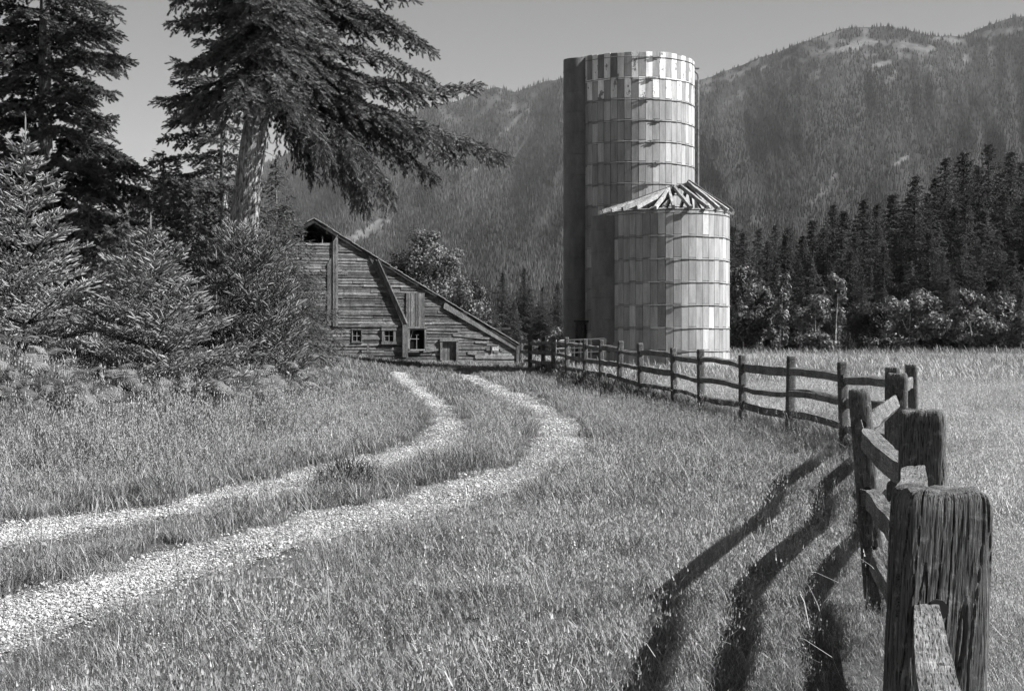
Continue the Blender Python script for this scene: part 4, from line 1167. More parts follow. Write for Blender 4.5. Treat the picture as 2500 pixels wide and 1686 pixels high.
spruce(41, 62, 25, 268, 1.75, 84, "pale young spruce at the far left, taller than the other pale one", .62, shape=1.15, ragged=.3)
spruce(42, 368, 24, 512, 1.50, 78, "pale bushy young spruce with an upright leader, centre of the left bank", .66, shape=.95, ragged=.3)
spruce(43, 528, 27, 600, .9, 40, "small spruce tip between the pale spruce and the broad fir", .4, young_leaf)
conifer(44, 3.05, 1.22, .12, 110, young_leaf, SPRV, SPRF, "broad_young_fir", "broad bushy young fir in front of the barn's left end", gpos(600, 28), lat=.5, step=.13, tstep=.072, tl=.16, tw=.023, hang=-.05, droop=-.2, rise=.62, sag=.12, shape=.55, ragged=.18, tint=.52)

# ---- far conifers: a few shapes, copied ------------------------------------
protos = []
def far_proto(seed, H, R, nb, shape, tint, zlow=.4):
    root = empty("background_fir", (0, 0, 0), "x", "tree")
    cr = Crown(seed); r = cr.r
    cr.wood.tube([(0, 0, -.5), (0, 0, H * .5), (0, 0, H)], [H * .014, H * .009, H * .002], 6, tint=.4)
    for i in range(nb):
        f = (i + r.uniform(0, 1)) / nb; z = zlow + (H - zlow) * f ** .92
        a = i * 2.399 + r.uniform(-.5, .5); L_ = R * ((1 - f) ** shape * (1 - .35 * max(0, f - .7) / .3) + .03) * r.uniform(.55, 1.25)
        d = np.array([math.cos(a), math.sin(a), 0]); q = np.linspace(0, 1, 5)[:, None]
        path = np.array([0, 0, z]) + d * q * L_ + np.array([0, 0, 1.0]) * ((.05 + .3 * f) * L_ * q - .33 * (1 - .7 * f) * L_ * q ** 2)
        cr.limb(path, L_ * .012, L_ * (.45 - .1 * f), .38, .17, .46 * (1 - .4 * f), .15 * (1 - .35 * f), .3, .7, .04, np.clip(tint + r.normal(0, .1), 0, 1), .3, wood_n=3)
    c, w, l = cr.build(root, far_leaf, BR8, BR8F, limb_bark)
    return root, c, (w, l), H
for sd, H, R, nb, sh, ti in ((61, 20, 5.8, 150, 1.0, .65), (62, 24, 6.2, 170, .85, .5), (63, 17, 5.4, 135, 1.1, .7), (64, 27, 6.3, 180, .8, .5), (65, 14, 4.7, 115, 1.15, .7), (66, 22, 4.9, 155, .85, .6)):
    protos.append(far_proto(sd, H, R, nb, sh, ti))
used_p = set()
def far_fir(k, px, z, top_px, label, group, wid=1.0):
    root, c, w, H = protos[k % len(protos)]
    g = gpos(px, z); Hn = EYE + (848 - top_px) * z / F - g[2]; s = Hn / H
    if k % len(protos) in used_p:
        r2 = root.copy(); COL.objects.link(r2)
        for ch in (c,) + w:
            cc = ch.copy(); COL.objects.link(cc); cc.parent = r2
    else:
        r2 = root; used_p.add(k % len(protos))
    r2.location = g; r2.scale = (s * wid, s * wid, s); r2.rotation_euler = (0, 0, rf_.uniform(0, 6.28))
    r2["label"] = label; r2["category"] = "tree"; r2["group"] = group
    return r2
rf_ = np.random.RandomState(99)
G1 = "dark firs of the wood at the right edge of the meadow"
lead_ = [(2470, 150, 370, 1, "tall fir at the right edge of the frame"), (2415, 158, 352, 3, "tallest dark fir crown near the right edge"), (2355, 152, 372, 1, "broad tall fir second from the tallest"),
        (2235, 132, 430, 5, "narrow dark fir rising alone above the wood"), (2310, 150, 385, 3, "pale tipped fir left of the tallest ones")]
for px, z, ty, k, lb in lead_: far_fir(k, px, z, ty, lb, G1, 1.25)
rows = [(170, [(1790, 560), (1850, 560), (1895, 548), (1930, 560), (1990, 545), (2040, 500), (2070, 515), (2110, 486), (2135, 490), (2180, 478), (2215, 470), (2265, 470), (2290, 440), (2340, 440), (2385, 400), (2440, 420), (2500, 400), (2560, 380), (2620, 400)]),
        (140, [(1770, 600), (1822, 572), (1875, 590), (1915, 565), (1955, 575), (2010, 560), (2055, 560), (2095, 560), (2140, 540), (2195, 560), (2245, 520), (2285, 540), (2330, 500), (2365, 480), (2410, 510), (2455, 470), (2510, 480), (2580, 450)]),
        (122, [(1800, 640), (1850, 650), (1900, 640), (1945, 632), (1975, 620), (2030, 640), (2085, 620), (2125, 650), (2165, 600), (2215, 640), (2262, 560), (2305, 620), (2350, 570), (2395, 600), (2440, 560), (2480, 620), (2540, 590)]),
        (108, [(1960, 710), (2035, 720), (2100, 700), (2150, 690), (2200, 720), (2240, 700), (2320, 680), (2400, 700), (2450, 690), (2500, 700)])]
n_ = 0
ORD = "first second third fourth fifth sixth seventh eighth ninth tenth eleventh twelfth thirteenth fourteenth fifteenth sixteenth seventeenth eighteenth nineteenth".split()
ROWN = ["hindmost", "second hindmost", "second nearest", "nearest"]
for ri_, (z, pts) in enumerate(rows):
    for pi_, (px, ty) in enumerate(pts):
        n_ += 1
        far_fir(n_ * 3 + n_ // 4, px + rf_.uniform(-8, 8), z + rf_.uniform(-6, 6), ty + rf_.uniform(-8, 8), "dark fir, %s from the short silo in the %s row of the wood" % (ORD[pi_], ROWN[ri_]), G1, rf_.uniform(1.0, 1.45))
far_fir(4, 2072, 103, 808, "small lone fir at the foot of the dark wood", G1, 1.3)
G2 = "firs behind the barn and the silos"
for px, ty, z, k, lb in ((1192, 712, 105, 0, "dark fir just right of the round leafy tree"), (1228, 665, 110, 2, "dark fir above the barn's low eave"), (1280, 655, 112, 1, "tallest dark fir between the barn and the silos"),
                    (1325, 700, 108, 3, "dark fir left of the tall silo's chute"), (1362, 690, 115, 5, "dark fir partly behind the tall silo's chute"), (1165, 735, 118, 4, "low fir behind the barn roof line"),
                    (1255, 735, 98, 4, "low fir in front of the tallest one behind the fence"), (1400, 700, 116, 2, "fir hidden mostly behind the tall silo"), (1700, 640, 140, 2, "fir showing behind the short silo")):
    far_fir(k, px, z, ty, lb, G2)

# ---- broadleaf trees --------------------------------------------------------
def leafy(seed, blobs, H, name, label, loc, mat, lsize, dens, cat="tree", bark=None, group=None, trunk_r=.15, leaf_aspect=.6, stems=None, tint=.5):
    root = empty(name, loc, label, cat, group); r = np.random.RandomState(seed)
    O = []; N_ = []; T_ = []
    for (cx, cy, cz, rx, ry, rz) in blobs:
        area = 4 * math.pi * ((rx * ry + ry * rz + rx * rz) / 3); n = int(area * dens)
        nsub = max(10, int(area * 1.3)); dirs = r.normal(size=(nsub, 3)); dirs /= np.linalg.norm(dirs, axis=1)[:, None]
        cc = dirs * r.uniform(.15, 1.0, (nsub, 1)); sr = r.uniform(.28, .55, nsub)
        i = r.randint(0, nsub, n); p = r.normal(size=(n, 3)); p /= np.linalg.norm(p, axis=1)[:, None]
        q = cc[i] + p * (sr[i] * r.uniform(.25, 1.15, n))[:, None]
        O.append(np.array([cx, cy, cz]) + q * np.array([rx, ry, rz]))
        nn = p * .8 + q * .5 + r.normal(0, .45, (n, 3)); N_.append(nn); T_.append(np.clip(r.normal(tint, .2, n) + (r.uniform(-.15, .15, nsub))[i], 0, 1))
    O = np.vstack(O); N_ = np.vstack(N_); T_ = np.concatenate(T_); n = len(O)
    keep = O[:, 2] > .1; O, N_, T_ = O[keep], N_[keep], T_[keep]; n = len(O)
    N_ /= np.linalg.norm(N_, axis=1)[:, None]; A = np.cross(N_, r.normal(size=(n, 3))); A /= np.linalg.norm(A, axis=1)[:, None]; B = np.cross(N_, A)
    s = lsize * r.uniform(.6, 1.3, n)[:, None]; a = A * s; b = B * s * leaf_aspect
    V = np.stack([O - a, O + b * .9 + N_ * s * .1, O + a, O - b * .9 + N_ * s * .1], 1).reshape(-1, 3)
    Q = np.arange(4 * n).reshape(n, 4)
    new_obj("crown", mk_mesh("crown", V, Q, mat, False, np.repeat(T_, 4)), root)
    w = MB()
    for (sx, sy) in (stems or [(0, 0)]):
        w.tube([(sx, sy, -.3), (sx * 1.1, sy, H * .25), (sx * 1.3 + .1, sy + .1, H * .5), (sx * 1.5, sy, H * .5)], [trunk_r, trunk_r * .8, trunk_r * .55, trunk_r * .15], 8)
    for b_ in blobs:
        w.tube([(stems or [(0, 0)])[0] + (H * .25,), (b_[0] * .6, b_[1] * .6, b_[2] * .5 + H * .1), (b_[0], b_[1], b_[2] * .85)], [trunk_r * .4, trunk_r * .2, trunk_r * .05], 4)
    w.build("trunk", bark or thin_bark, root, True)
    return root
# round tree behind the barn (depth 84 m): about 7 m tall
z = 84.0; s = z / F; g = gpos(1058, z)
def bl(px, py, rpx, rpy, dy=0, gx=1058, zz=None, gg=None):
    zz = zz or z; gg = gg or g; s_ = zz / F
    return ((px - gx) * s_, dy, EYE + (848 - py) * s_ - gg[2], rpx * s_, rpx * s_ * .9, rpy * s_)
leafy(81, [bl(1045, 625, 66, 62), bl(1000, 660, 42, 45, -.3), bl(1085, 665, 55, 55, .3), bl(1060, 720, 75, 60), bl(1130, 740, 50, 50, .4), bl(1000, 740, 50, 50), bl(1100, 790, 70, 45), bl(962, 650, 16, 20), bl(1040, 580, 40, 22)],
      6.5, "round_tree", "large round leafy tree behind the barn roof", g, leaf_m, .085, 190, trunk_r=.22, tint=.42)
z2_ = 100.0; g2 = gpos(1150, z2_)
leafy(82, [bl(1165, 740, 36, 60, 0, 1150, z2_, g2), bl(1130, 780, 30, 40, 0, 1150, z2_, g2), bl(1190, 800, 30, 36, 0, 1150, z2_, g2)], 4.5, "leafy_tree", "smaller leafy tree right of the round one, behind the barn", g2, leaf_dark, .10, 120, tint=.35)
# light bushes low between barn and silo feet
z3 = 80.0; g3 = gpos(1385, z3)
leafy(83, [bl(1385, 810, 30, 24, 0, 1385, z3, g3), bl(1352, 825, 26, 18, 0, 1385, z3, g3), bl(1330, 838, 26, 14, 0, 1385, z3, g3)], 1.6, "leafy_bush", "sunlit bush behind the tube gate under the tall silo's chute", g3, leaf_m, .08, 150, "bush", tint=.6)
z4 = 82.0; g4 = gpos(1300, z4)
leafy(84, [bl(1300, 845, 34, 12, 0, 1300, z4, g4), bl(1262, 848, 20, 10, 0, 1300, z4, g4)], 1.0, "leafy_bush", "low dark bush behind the far end of the fence", g4, leaf_dark, .08, 150, "bush", tint=.5)
# pale cottonwoods and aspens in front of the right hand wood
G3 = "leafy trees along the foot of the dark wood"
for sd, px, zz, blobs, H, lb, ti in (
        (91, 1815, 100, [(1800, 700, 42, 45), (1790, 770, 45, 50), (1850, 720, 42, 42), (1840, 790, 48, 50), (1880, 760, 34, 50), (1815, 830, 60, 34)], 7, "pale leafy trees' nearest clump, beside the short silo", .45),
        (92, 1905, 98, [(1905, 700, 22, 36), (1912, 760, 26, 44), (1900, 820, 26, 36)], 7, "thin leafy tree with a white stem, right of the silo clump", .35),
        (93, 1990, 96, [(1985, 730, 30, 28), (2005, 760, 30, 36), (1975, 790, 42, 42), (1995, 832, 50, 30)], 6, "rounded pale leafy tree left of centre in the wood's edge", .55),
        (94, 2040, 103, [(2040, 690, 26, 20), (2045, 722, 22, 30), (2052, 775, 26, 40)], 7, "leafy tree with a bright top behind the rounded pale one", .5),
        (95, 2220, 97, [(2190, 750, 38, 30), (2250, 745, 46, 34), (2225, 800, 60, 36), (2275, 790, 34, 40), (2200, 840, 40, 22)], 6, "widest pale leafy tree at the wood's edge", .45),
        (96, 2370, 100, [(2358, 730, 30, 26), (2340, 775, 40, 36), (2390, 780, 46, 40), (2420, 815, 42, 34), (2355, 832, 45, 28)], 6, "pale leafy tree with a tall tip near the right edge", .42),
        (97, 2492, 98, [(2495, 800, 40, 36), (2530, 780, 40, 46), (2490, 845, 36, 18)], 5, "leafy tree cut by the right edge of the frame", .45),
        (99, 1950, 107, [(1945, 800, 40, 50), (1960, 840, 50, 26)], 5, "dim leafy shrub behind the gap left of the rounded tree", .3),
        (100, 2150, 106, [(2140, 790, 46, 44), (2170, 830, 50, 30), (2100, 780, 34, 40)], 5, "dim leafy tree left of the widest one, partly behind it", .3),
        (101, 2305, 107, [(2300, 800, 46, 44), (2310, 840, 50, 26)], 5, "dim leafy tree between the widest and the tall tipped one", .3),
        (102, 2445, 106, [(2440, 770, 40, 50), (2460, 830, 50, 34)], 5, "dim leafy tree just left of the one cut by the frame", .32),
        (98, 2120, 97, [(2110, 830, 44, 28), (2160, 845, 36, 20)], 2, "low dark bushes at the foot of the wood's darkest gap", .25)):
    gg = gpos(px, zz)
    leafy(sd, [bl(a, b, c_, d_, (i % 3 - 1) * .8, px, zz, gg) for i, (a, b, c_, d_) in enumerate(blobs)], H, "leafy_tree", lb, gg, leaf_m if ti > .3 else leaf_dark, .12, 150, group=G3, tint=ti, bark=pale_bark, trunk_r=.06)
# small-leaved bush in the gap between the left fir and the slender fir
z5 = 39.0; g5 = gpos(320, z5)
leafy(85, [bl(290, 470, 55, 60, 0, 320, z5, g5), bl(370, 430, 60, 60, .4, 320, z5, g5), bl(330, 530, 80, 60, 0, 320, z5, g5), bl(270, 550, 50, 50, 0, 320, z5, g5), bl(240, 600, 80, 60, .5, 320, z5, g5), bl(440, 500, 60, 70, .6, 320, z5, g5), bl(40, 560, 90, 80, 1.5, 320, z5, g5), bl(400, 640, 120, 80, .8, 320, z5, g5)],
      4.5, "birch_thicket", "sparse small leaved birch showing sky between the left firs", g5, leaf_m, .075, 60, stems=[(0, 0), (.5, .2), (-.6, .1)], trunk_r=.05, tint=.5)
# ================================================================ ground cover
def tuft(name, seed, n, rad, h0, h1, w, bend=.5, seedhead=0.0, mat=None, lean=.35):
    r = np.random.RandomState(seed); V = []; Fq = []; Ft = []; tn = []
    for i in range(n):
        a = r.uniform(0, 6.28); rr = rad * math.sqrt(r.rand()); o = np.array([rr * math.cos(a), rr * math.sin(a), -.02])
        h = r.uniform(h0, h1); az = r.uniform(0, 6.28); ln = r.uniform(.05, lean) * h; d = np.array([math.cos(az), math.sin(az), 0])
        az2 = az + math.pi / 2 + r.uniform(-.5, .5); s = np.array([math.cos(az2), math.sin(az2), 0]) * w * r.uniform(.6, 1.2)
        b = r.uniform(.2, 1) * bend * h
        p1 = o + d * ln * .5 + [0, 0, h * .5]; p2 = o + d * (ln + b * .35) + [0, 0, h * .83]; p3 = o + d * (ln + b) + [0, 0, h * (1.0 - .1 * bend)]
        k = len(V); V += [o - s, o + s, p1 + s * .85, p1 - s * .85, p2 + s * .55, p2 - s * .55, p3]
        Fq += [[k, k + 1, k + 2, k + 3], [k + 3, k + 2, k + 4, k + 5]]; Ft += [[k + 5, k + 4, k + 6]]
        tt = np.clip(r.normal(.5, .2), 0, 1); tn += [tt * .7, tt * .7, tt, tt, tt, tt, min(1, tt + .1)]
        if r.rand() < seedhead:
            for q in range(5):
                c = p3 + np.array([0, 0, 1]) * (q * .018) + r.normal(0, .006, 3); u_ = r.normal(size=3); u_ /= np.linalg.norm(u_); v_ = np.cross(u_, [0, 0, 1]); k = len(V); z_ = np.array([0, 0, .016])
                V += [c - v_ * .006, c + v_ * .006, c + z_ * 1.3]; Ft.append([k, k + 1, k + 2]); tn += [.8, .8, .8]
    me = mk_mesh(name, np.array(V), [np.array(Fq), np.array(Ft)], mat, False, np.array(tn))
    return bpy.data.objects.new(name, me)

def gn_scatter(name, protos_, pts, rot, scl, idx):
    coll = bpy.data.collections.new(name + "_kinds")
    for o in protos_: coll.objects.link(o)
    me = bpy.data.meshes.new(name); me.vertices.add(len(pts)); me.vertices.foreach_set('co', np.asarray(pts, np.float32).ravel())
    a = me.attributes.new('rot', 'FLOAT_VECTOR', 'POINT'); a.data.foreach_set('vector', np.asarray(rot, np.float32).ravel())
    a = me.attributes.new('scl', 'FLOAT_VECTOR', 'POINT'); a.data.foreach_set('vector', np.asarray(scl, np.float32).ravel())
    a = me.attributes.new('idx', 'INT', 'POINT'); a.data.foreach_set('value', np.asarray(idx, np.int32))
    me.update()
    ob = new_obj(name, me)
    ng = bpy.data.node_groups.new(name, 'GeometryNodeTree')
    ng.interface.new_socket('Geometry', in_out='INPUT', socket_type='NodeSocketGeometry'); ng.interface.new_socket('Geometry', in_out='OUTPUT', socket_type='NodeSocketGeometry')
    N = ng.nodes; L_ = ng.links
    gi = N.new('NodeGroupInput'); go = N.new('NodeGroupOutput'); iop = N.new('GeometryNodeInstanceOnPoints'); ci = N.new('GeometryNodeCollectionInfo')
    ci.inputs['Collection'].default_value = coll; ci.inputs['Separate Children'].default_value = True; ci.inputs['Reset Children'].default_value = True
    def na(nm, t):
        n = N.new('GeometryNodeInputNamedAttribute'); n.data_type = t; n.inputs['Name'].default_value = nm; return n.outputs['Attribute']
    L_.new(gi.outputs[0], iop.inputs['Points']); L_.new(ci.outputs[0], iop.inputs['Instance'])
    iop.inputs['Pick Instance'].default_value = True
    L_.new(na('idx', 'INT'), iop.inputs['Instance Index'])
    e = N.new('FunctionNodeEulerToRotation'); L_.new(na('rot', 'FLOAT_VECTOR'), e.inputs[0]); L_.new(e.outputs[0], iop.inputs['Rotation'])
    L_.new(na('scl', 'FLOAT_VECTOR'), iop.inputs['Scale'])
    L_.new(iop.outputs[0], go.inputs[0])
    md = ob.modifiers.new("scatter", 'NODES'); md.node_group = ng
    return ob

grs = np.random.RandomState(5)
def region_pts(n, y0, y1, margin=.12, pw=1.0):
    """points in the wedge of ground in view between depths y0 and y1 (and a margin to each side)"""
    y = np.sqrt(grs.uniform(y0 ** 2, y1 ** 2, n)); hw = .347 + margin
    x = grs.uniform(-1, 1, n) * (y * hw + 1.2)
    return x, y
def scatter_field(name, label, protos_, xs, ys, smin, smax, kind="stuff", cat="grass", tall=None, tilt=.12, zoff=0):
    n = len(xs); s = grs.uniform(smin, smax, n)
    if tall is not None: s = s * tall
    rot = np.column_stack([grs.normal(0, tilt, n), grs.normal(0, tilt, n), grs.uniform(0, 6.28, n)])
    z = ground_h(xs, ys) + zoff
    ob = gn_scatter(name, protos_, np.column_stack([xs, ys, z]), rot, np.column_stack([s, s, s * grs.uniform(.8, 1.2, n)]), grs.randint(0, len(protos_), n))
    tag(ob, label, cat, kind="stuff"); return ob

grass_m = foliage_mat("meadow_grass_blades", .05, .40, .16, .55, .3, patch=.5)
tall_m = foliage_mat("tall_meadow_grass_blades", .10, .56, .2, .55, .3, patch=.35)
flower_m = Mat("tiny_white_petals", .6, .2); flower_m.base(.8); flower_m = flower_m.m

def common(x, y):
    """grass growth 0..1 from tracks, barn, silo footprints"""
    tr = track_mask(x, y)
    wear = np.where(tr, .07 + .5 * smooth01((fbm(x, y, 1.3, 33) - .52) * 7), 1.0)
    # strip between the tracks and the verge is thin in places
    inside = np.zeros(len(x), bool)
    wear = wear * np.where(~tr, .55 + .45 * smooth01((fbm(x, y, .9, 21) - .32) * 6), 1)
    return wear
def low(x, y):
    """grass is kept short beside the wheel tracks"""
    f = np.ones(len(x))
    for d, v in ((1.5, .8), (1.1, .62), (.75, .48), (.4, .38), (.15, .32), (0, .35)):
        q = track_mask(x * (1 + d / y), y + d); f = np.where(q, v, f)
    return f
sil = [((1545 - 1250) * Z1 / F, Z1, 2.35), ((1628 - 1250) * Z2 / F, Z2, 2.2)]
def blocked(x, y):
    b = np.zeros(len(x), bool)
    for cx, cy, r_ in sil: b |= (x - cx) ** 2 + (y - cy) ** 2 < r_ ** 2
    lx = (x - barn_x) * _c + (y - ZB) * _s; ly = -(x - barn_x) * _s + (y - ZB) * _c
    b |= (abs(lx) < HW) & (ly > -.06) & (ly < 14.3)
    for p in fence_pts: b |= (x - p[0]) ** 2 + (y - p[1]) ** 2 < .09 ** 2
    return b
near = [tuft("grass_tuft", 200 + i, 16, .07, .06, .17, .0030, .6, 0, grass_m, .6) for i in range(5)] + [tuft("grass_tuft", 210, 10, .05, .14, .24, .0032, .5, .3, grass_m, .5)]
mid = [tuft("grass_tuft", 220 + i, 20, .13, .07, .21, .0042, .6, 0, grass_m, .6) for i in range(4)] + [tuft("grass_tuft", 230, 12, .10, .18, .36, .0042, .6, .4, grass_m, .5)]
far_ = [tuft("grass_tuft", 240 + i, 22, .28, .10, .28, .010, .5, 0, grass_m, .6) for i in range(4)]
def verge(n, y0, y1):
    x, y = region_pts(n, y0, y1)
    k = (x < fence_x(y) + .25) & ~blocked(x, y) & (grs.rand(n) < common(x, y))
    return x[k], y[k]
x, y = verge(52000, 5.2, 13.5)
tall = (.42 + 1.15 * fbm(x, y, .9, 61) ** 1.8) * low(x, y) * (1 - .45 * np.exp(-((x - fence_x(y)) / .7) ** 2))
scatter_field("verge_grass", "short sunlit grass and weeds of the near verge", near, x, y, .7, 1.25, tall=tall)
x, y = verge(76000, 13.5, 30); bank = smooth01((-x - 2.0) / 4) * smooth01((y - 14) / 8); strip = np.exp(-((x - fence_x(y) + .4) / .7) ** 2) * (y > 19)
scatter_field("bank_grass", "longer grass on the bank and along both wheel tracks", mid, x, y, .7, 1.25, tall=(.5 + .7 * fbm(x, y, .6, 62) + .95 * bank ) * low(x, y) * (1 - .5 * np.exp(-((x - fence_x(y)) / 1.0) ** 2)))
x, y = verge(60000, 30, 74); strip = np.exp(-((x - fence_x(y) + .5) / .8) ** 2)
scatter_field("far_grass", "grass running up to the barn and the silos", far_, x, y, .6, 1.2, tall=(.45 + .5 * fbm(x, y, .4, 63) + .4 * smooth01((-x - 3) / 5)) * low(x, y) ** .8 * (1 - .5 * np.exp(-((x - fence_x(y)) / 1.2) ** 2)))
# tall field to the right of the fence
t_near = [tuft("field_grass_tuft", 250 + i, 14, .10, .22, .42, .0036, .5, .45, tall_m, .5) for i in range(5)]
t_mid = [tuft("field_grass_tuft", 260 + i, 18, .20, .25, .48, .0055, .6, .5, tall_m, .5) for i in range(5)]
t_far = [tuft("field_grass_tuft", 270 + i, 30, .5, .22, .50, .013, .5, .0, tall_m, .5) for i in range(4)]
def field(n, y0, y1):
    x, y = region_pts(n, y0, y1)
    k = (x > fence_x(y) + .12 + .25 * (y < 12)) & ~blocked(x, y)
    return x[k], y[k]
x, y = field(44000, 2.6, 11); scatter_field("field_grass", "tall seeding grass just beyond the near fence posts", t_near, x, y, .6, 1.0, tall=.5 + .45 * fbm(x, y, .7, 64) - .25 * np.exp(-((x - fence_x(y)) / .6) ** 2))
x, y = field(60000, 11, 34); scatter_field("field_grass_beyond", "tall pale meadow grass right of the fence", t_mid, x, y, .6, 1.05, tall=.75 + .45 * fbm(x, y, .5, 65))
x, y = field(52000, 34, 112); scatter_field("field_grass_far", "pale meadow grass reaching to the foot of the wood", t_far, x, y, .5, 1.0, tall=.8 + .4 * fbm(x, y, .12, 66))
# rough weeds at the meadow's far edge
xw = grs.uniform(8, 48, 900); yw = grs.uniform(88, 97, 900)
weed = [tuft("weed_clump", 280 + i, 40, .6, .3, .8, .018, .4, 0, grass_m, .5) for i in range(3)]
scatter_field("meadow_edge_weeds", "ragged tall weeds along the far edge of the meadow", weed, xw, yw, .6, 1.1, cat="weeds")

# gravel stones lying loose on the tracks
def stone(seed):
    r = np.random.RandomState(seed); bm_v = []
    t = (1 + 5 ** .5) / 2; v = np.array([[-1, t, 0], [1, t, 0], [-1, -t, 0], [1, -t, 0], [0, -1, t], [0, 1, t], [0, -1, -t], [0, 1, -t], [t, 0, -1], [t, 0, 1], [-t, 0, -1], [-t, 0, 1]]) / 1.9
    f = [[0, 11, 5], [0, 5, 1], [0, 1, 7], [0, 7, 10], [0, 10, 11], [1, 5, 9], [5, 11, 4], [11, 10, 2], [10, 7, 6], [7, 1, 8], [3, 9, 4], [3, 4, 2], [3, 2, 6], [3, 6, 8], [3, 8, 9], [4, 9, 5], [2, 4, 11], [6, 2, 10], [8, 6, 7], [9, 8, 1]]
    v = v * r.uniform(.7, 1.3, v.shape) * np.array([1, .8, .55])
    return bpy.data.objects.new("stone", mk_mesh("stone", v, np.array(f), stone_m, False))
m = Mat("loose_gravel_stone", .9, .15); oi = m.N.new("ShaderNodeObjectInfo"); m.base(m.ramp(oi.outputs['Random'], [(0, .15), (1, .58)])); stone_m = m.m
sx, sy = [], []
for poly, (A, B) in ((0, (TR_IN, TR_OUT)), (1, (TL_IN, TL_OUT))):
    A2 = resample(A, 400); B2 = resample(B, 400); seg = np.linalg.norm(np.diff((A2 + B2) / 2, axis=0), axis=1); dist = ((A2 + B2) / 2)[:, 1]
    wdt = np.linalg.norm(A2 - B2, axis=1)[:-1]; p = seg * wdt / np.maximum(dist[:-1], 5) ** 1.2; p /= p.sum()
    i = grs.choice(399, 34000, p=p); t = np.clip(grs.normal(.5, .30, 34000), -.15, 1.15)[:, None]; q = (A2[i] * t + B2[i] * (1 - t)) + grs.normal(0, .05, (34000, 2))
    sx.append(q[:, 0]); sy.append(q[:, 1])
sx = np.concatenate(sx); sy = np.concatenate(sy); n = len(sx); s = np.exp(grs.normal(-4.98, .42, n)) * (1 + np.maximum(0, sy - 12) * .03)
ob = gn_scatter("loose_gravel", [stone(i) for i in range(5)], np.column_stack([sx, sy, ground_h(sx, sy) + .014]), grs.uniform(0, 6.28, (n, 3)) * np.array([.1, .1, 1]), np.column_stack([s, s, s]), grs.randint(0, 5, n))
tag(ob, "loose pale gravel stones strewn over both wheel tracks", "gravel", kind="stuff")

# bracken on the left bank
fern_m = foliage_mat("bracken_fronds", .06, .26, .25, .55, .3, patch=.8)
def frond(seed):
    r = np.random.RandomState(seed); V = []; Fc = []; tn = []
    for j in range(4):
        az = r.uniform(0, 6.28); Ln = r.uniform(.28, .5); d = np.array([math.cos(az), math.sin(az), 0]); sd = np.array([-math.sin(az), math.cos(az), 0])
        K2 = 13; h0 = r.uniform(.35, .85)
        for i in range(K2):
            t = (i + 1) / K2; c = d * (.12 + t * Ln) + np.array([0, 0, h0 + Ln * .45 * (1.6 * t - 2.0 * t * t)])
            pl = .17 * (1 - t) ** .8 * min(1, t * 5) + .015
            for s_ in (-1, 1):
                dv = sd * s_ + d * .45 + np.array([0, 0, -.18 + r.uniform(-.1, .1)]); wd = .014 * (1 - .4 * t)
                for q in range(5):
                    u0 = q / 5; c0 = c + dv * pl * u0; c1 = c + dv * pl * (u0 + .16)
                    w_ = wd * (1 - u0) * 1.6 + .004; k = len(V)
                    V += [c0 - d * w_, c0 + d * w_, c1 + d * w_ * .35, c1 - d * w_ * .35]; Fc.append([k, k + 1, k + 2, k + 3]); tt = .45 + .3 * r.rand(); tn += [tt] * 4
        k = len(V); V += [[0, 0, -.05], [.012, 0, -.05], list(d * .12 + np.array([.008, 0, h0])), list(d * .12 + np.array([0, 0, h0]))]; Fc.append([k, k + 1, k + 2, k + 3]); tn += [.2] * 4
    return bpy.data.objects.new("fern_frond", mk_mesh("fern_frond", np.array(V), np.array(Fc), fern_m, False, np.array(tn)))
n = 3600; yy = grs.uniform(18.5, 31, n); xx = grs.uniform(-.47, -.055, n) * yy
pxx = 1250 + xx / yy * F
edge_y = np.interp(pxx, [-400, 0, 250, 480, 640, 760, 1000], [19.5, 20.0, 20.5, 22.0, 25, 29, 38]) + (fbm(xx, yy, .9, 81) - .5) * 4
k = (yy > edge_y) & (grs.rand(n) < .35 + .9 * fbm(xx, yy, .8, 82)) & (pxx < 770)
xx, yy = xx[k], yy[k]; n = len(xx)
scatter_field("bracken", "mass of pale bracken fronds below the young spruces", [frond(i) for i in range(6)], xx, yy, .6, 1.05, cat="ferns", tilt=.45)
# leafy undergrowth and shrubs behind the spruces
def sprig(seed):
    r = np.random.RandomState(seed); n = 170; O = r.normal(0, 1, (n, 3)) * [.28, .28, .22] + [0, 0, .45]; N_ = r.normal(size=(n, 3)) + [0, 0, .6]; N_ /= np.linalg.norm(N_, axis=1)[:, None]
    A = np.cross(N_, r.normal(size=(n, 3))); A /= np.linalg.norm(A, axis=1)[:, None]; B = np.cross(N_, A); s = .032 * r.uniform(.6, 1.3, (n, 1))
    V = np.stack([O - A * s, O + B * s * .5, O + A * s, O - B * s * .5], 1).reshape(-1, 3)
    return bpy.data.objects.new("sprig", mk_mesh("sprig", V, np.arange(4 * n).reshape(n, 4), leaf_m, False, np.repeat(np.clip(r.normal(.5, .2, n), 0, 1), 4)))
n = 1300; yy = grs.uniform(27, 40, n); xx = grs.uniform(-.44, -.17, n) * yy
scatter_field("undergrowth", "dim leafy undergrowth beneath the left firs", [sprig(i) for i in range(4)], xx, yy, .8, 1.6, cat="undergrowth")
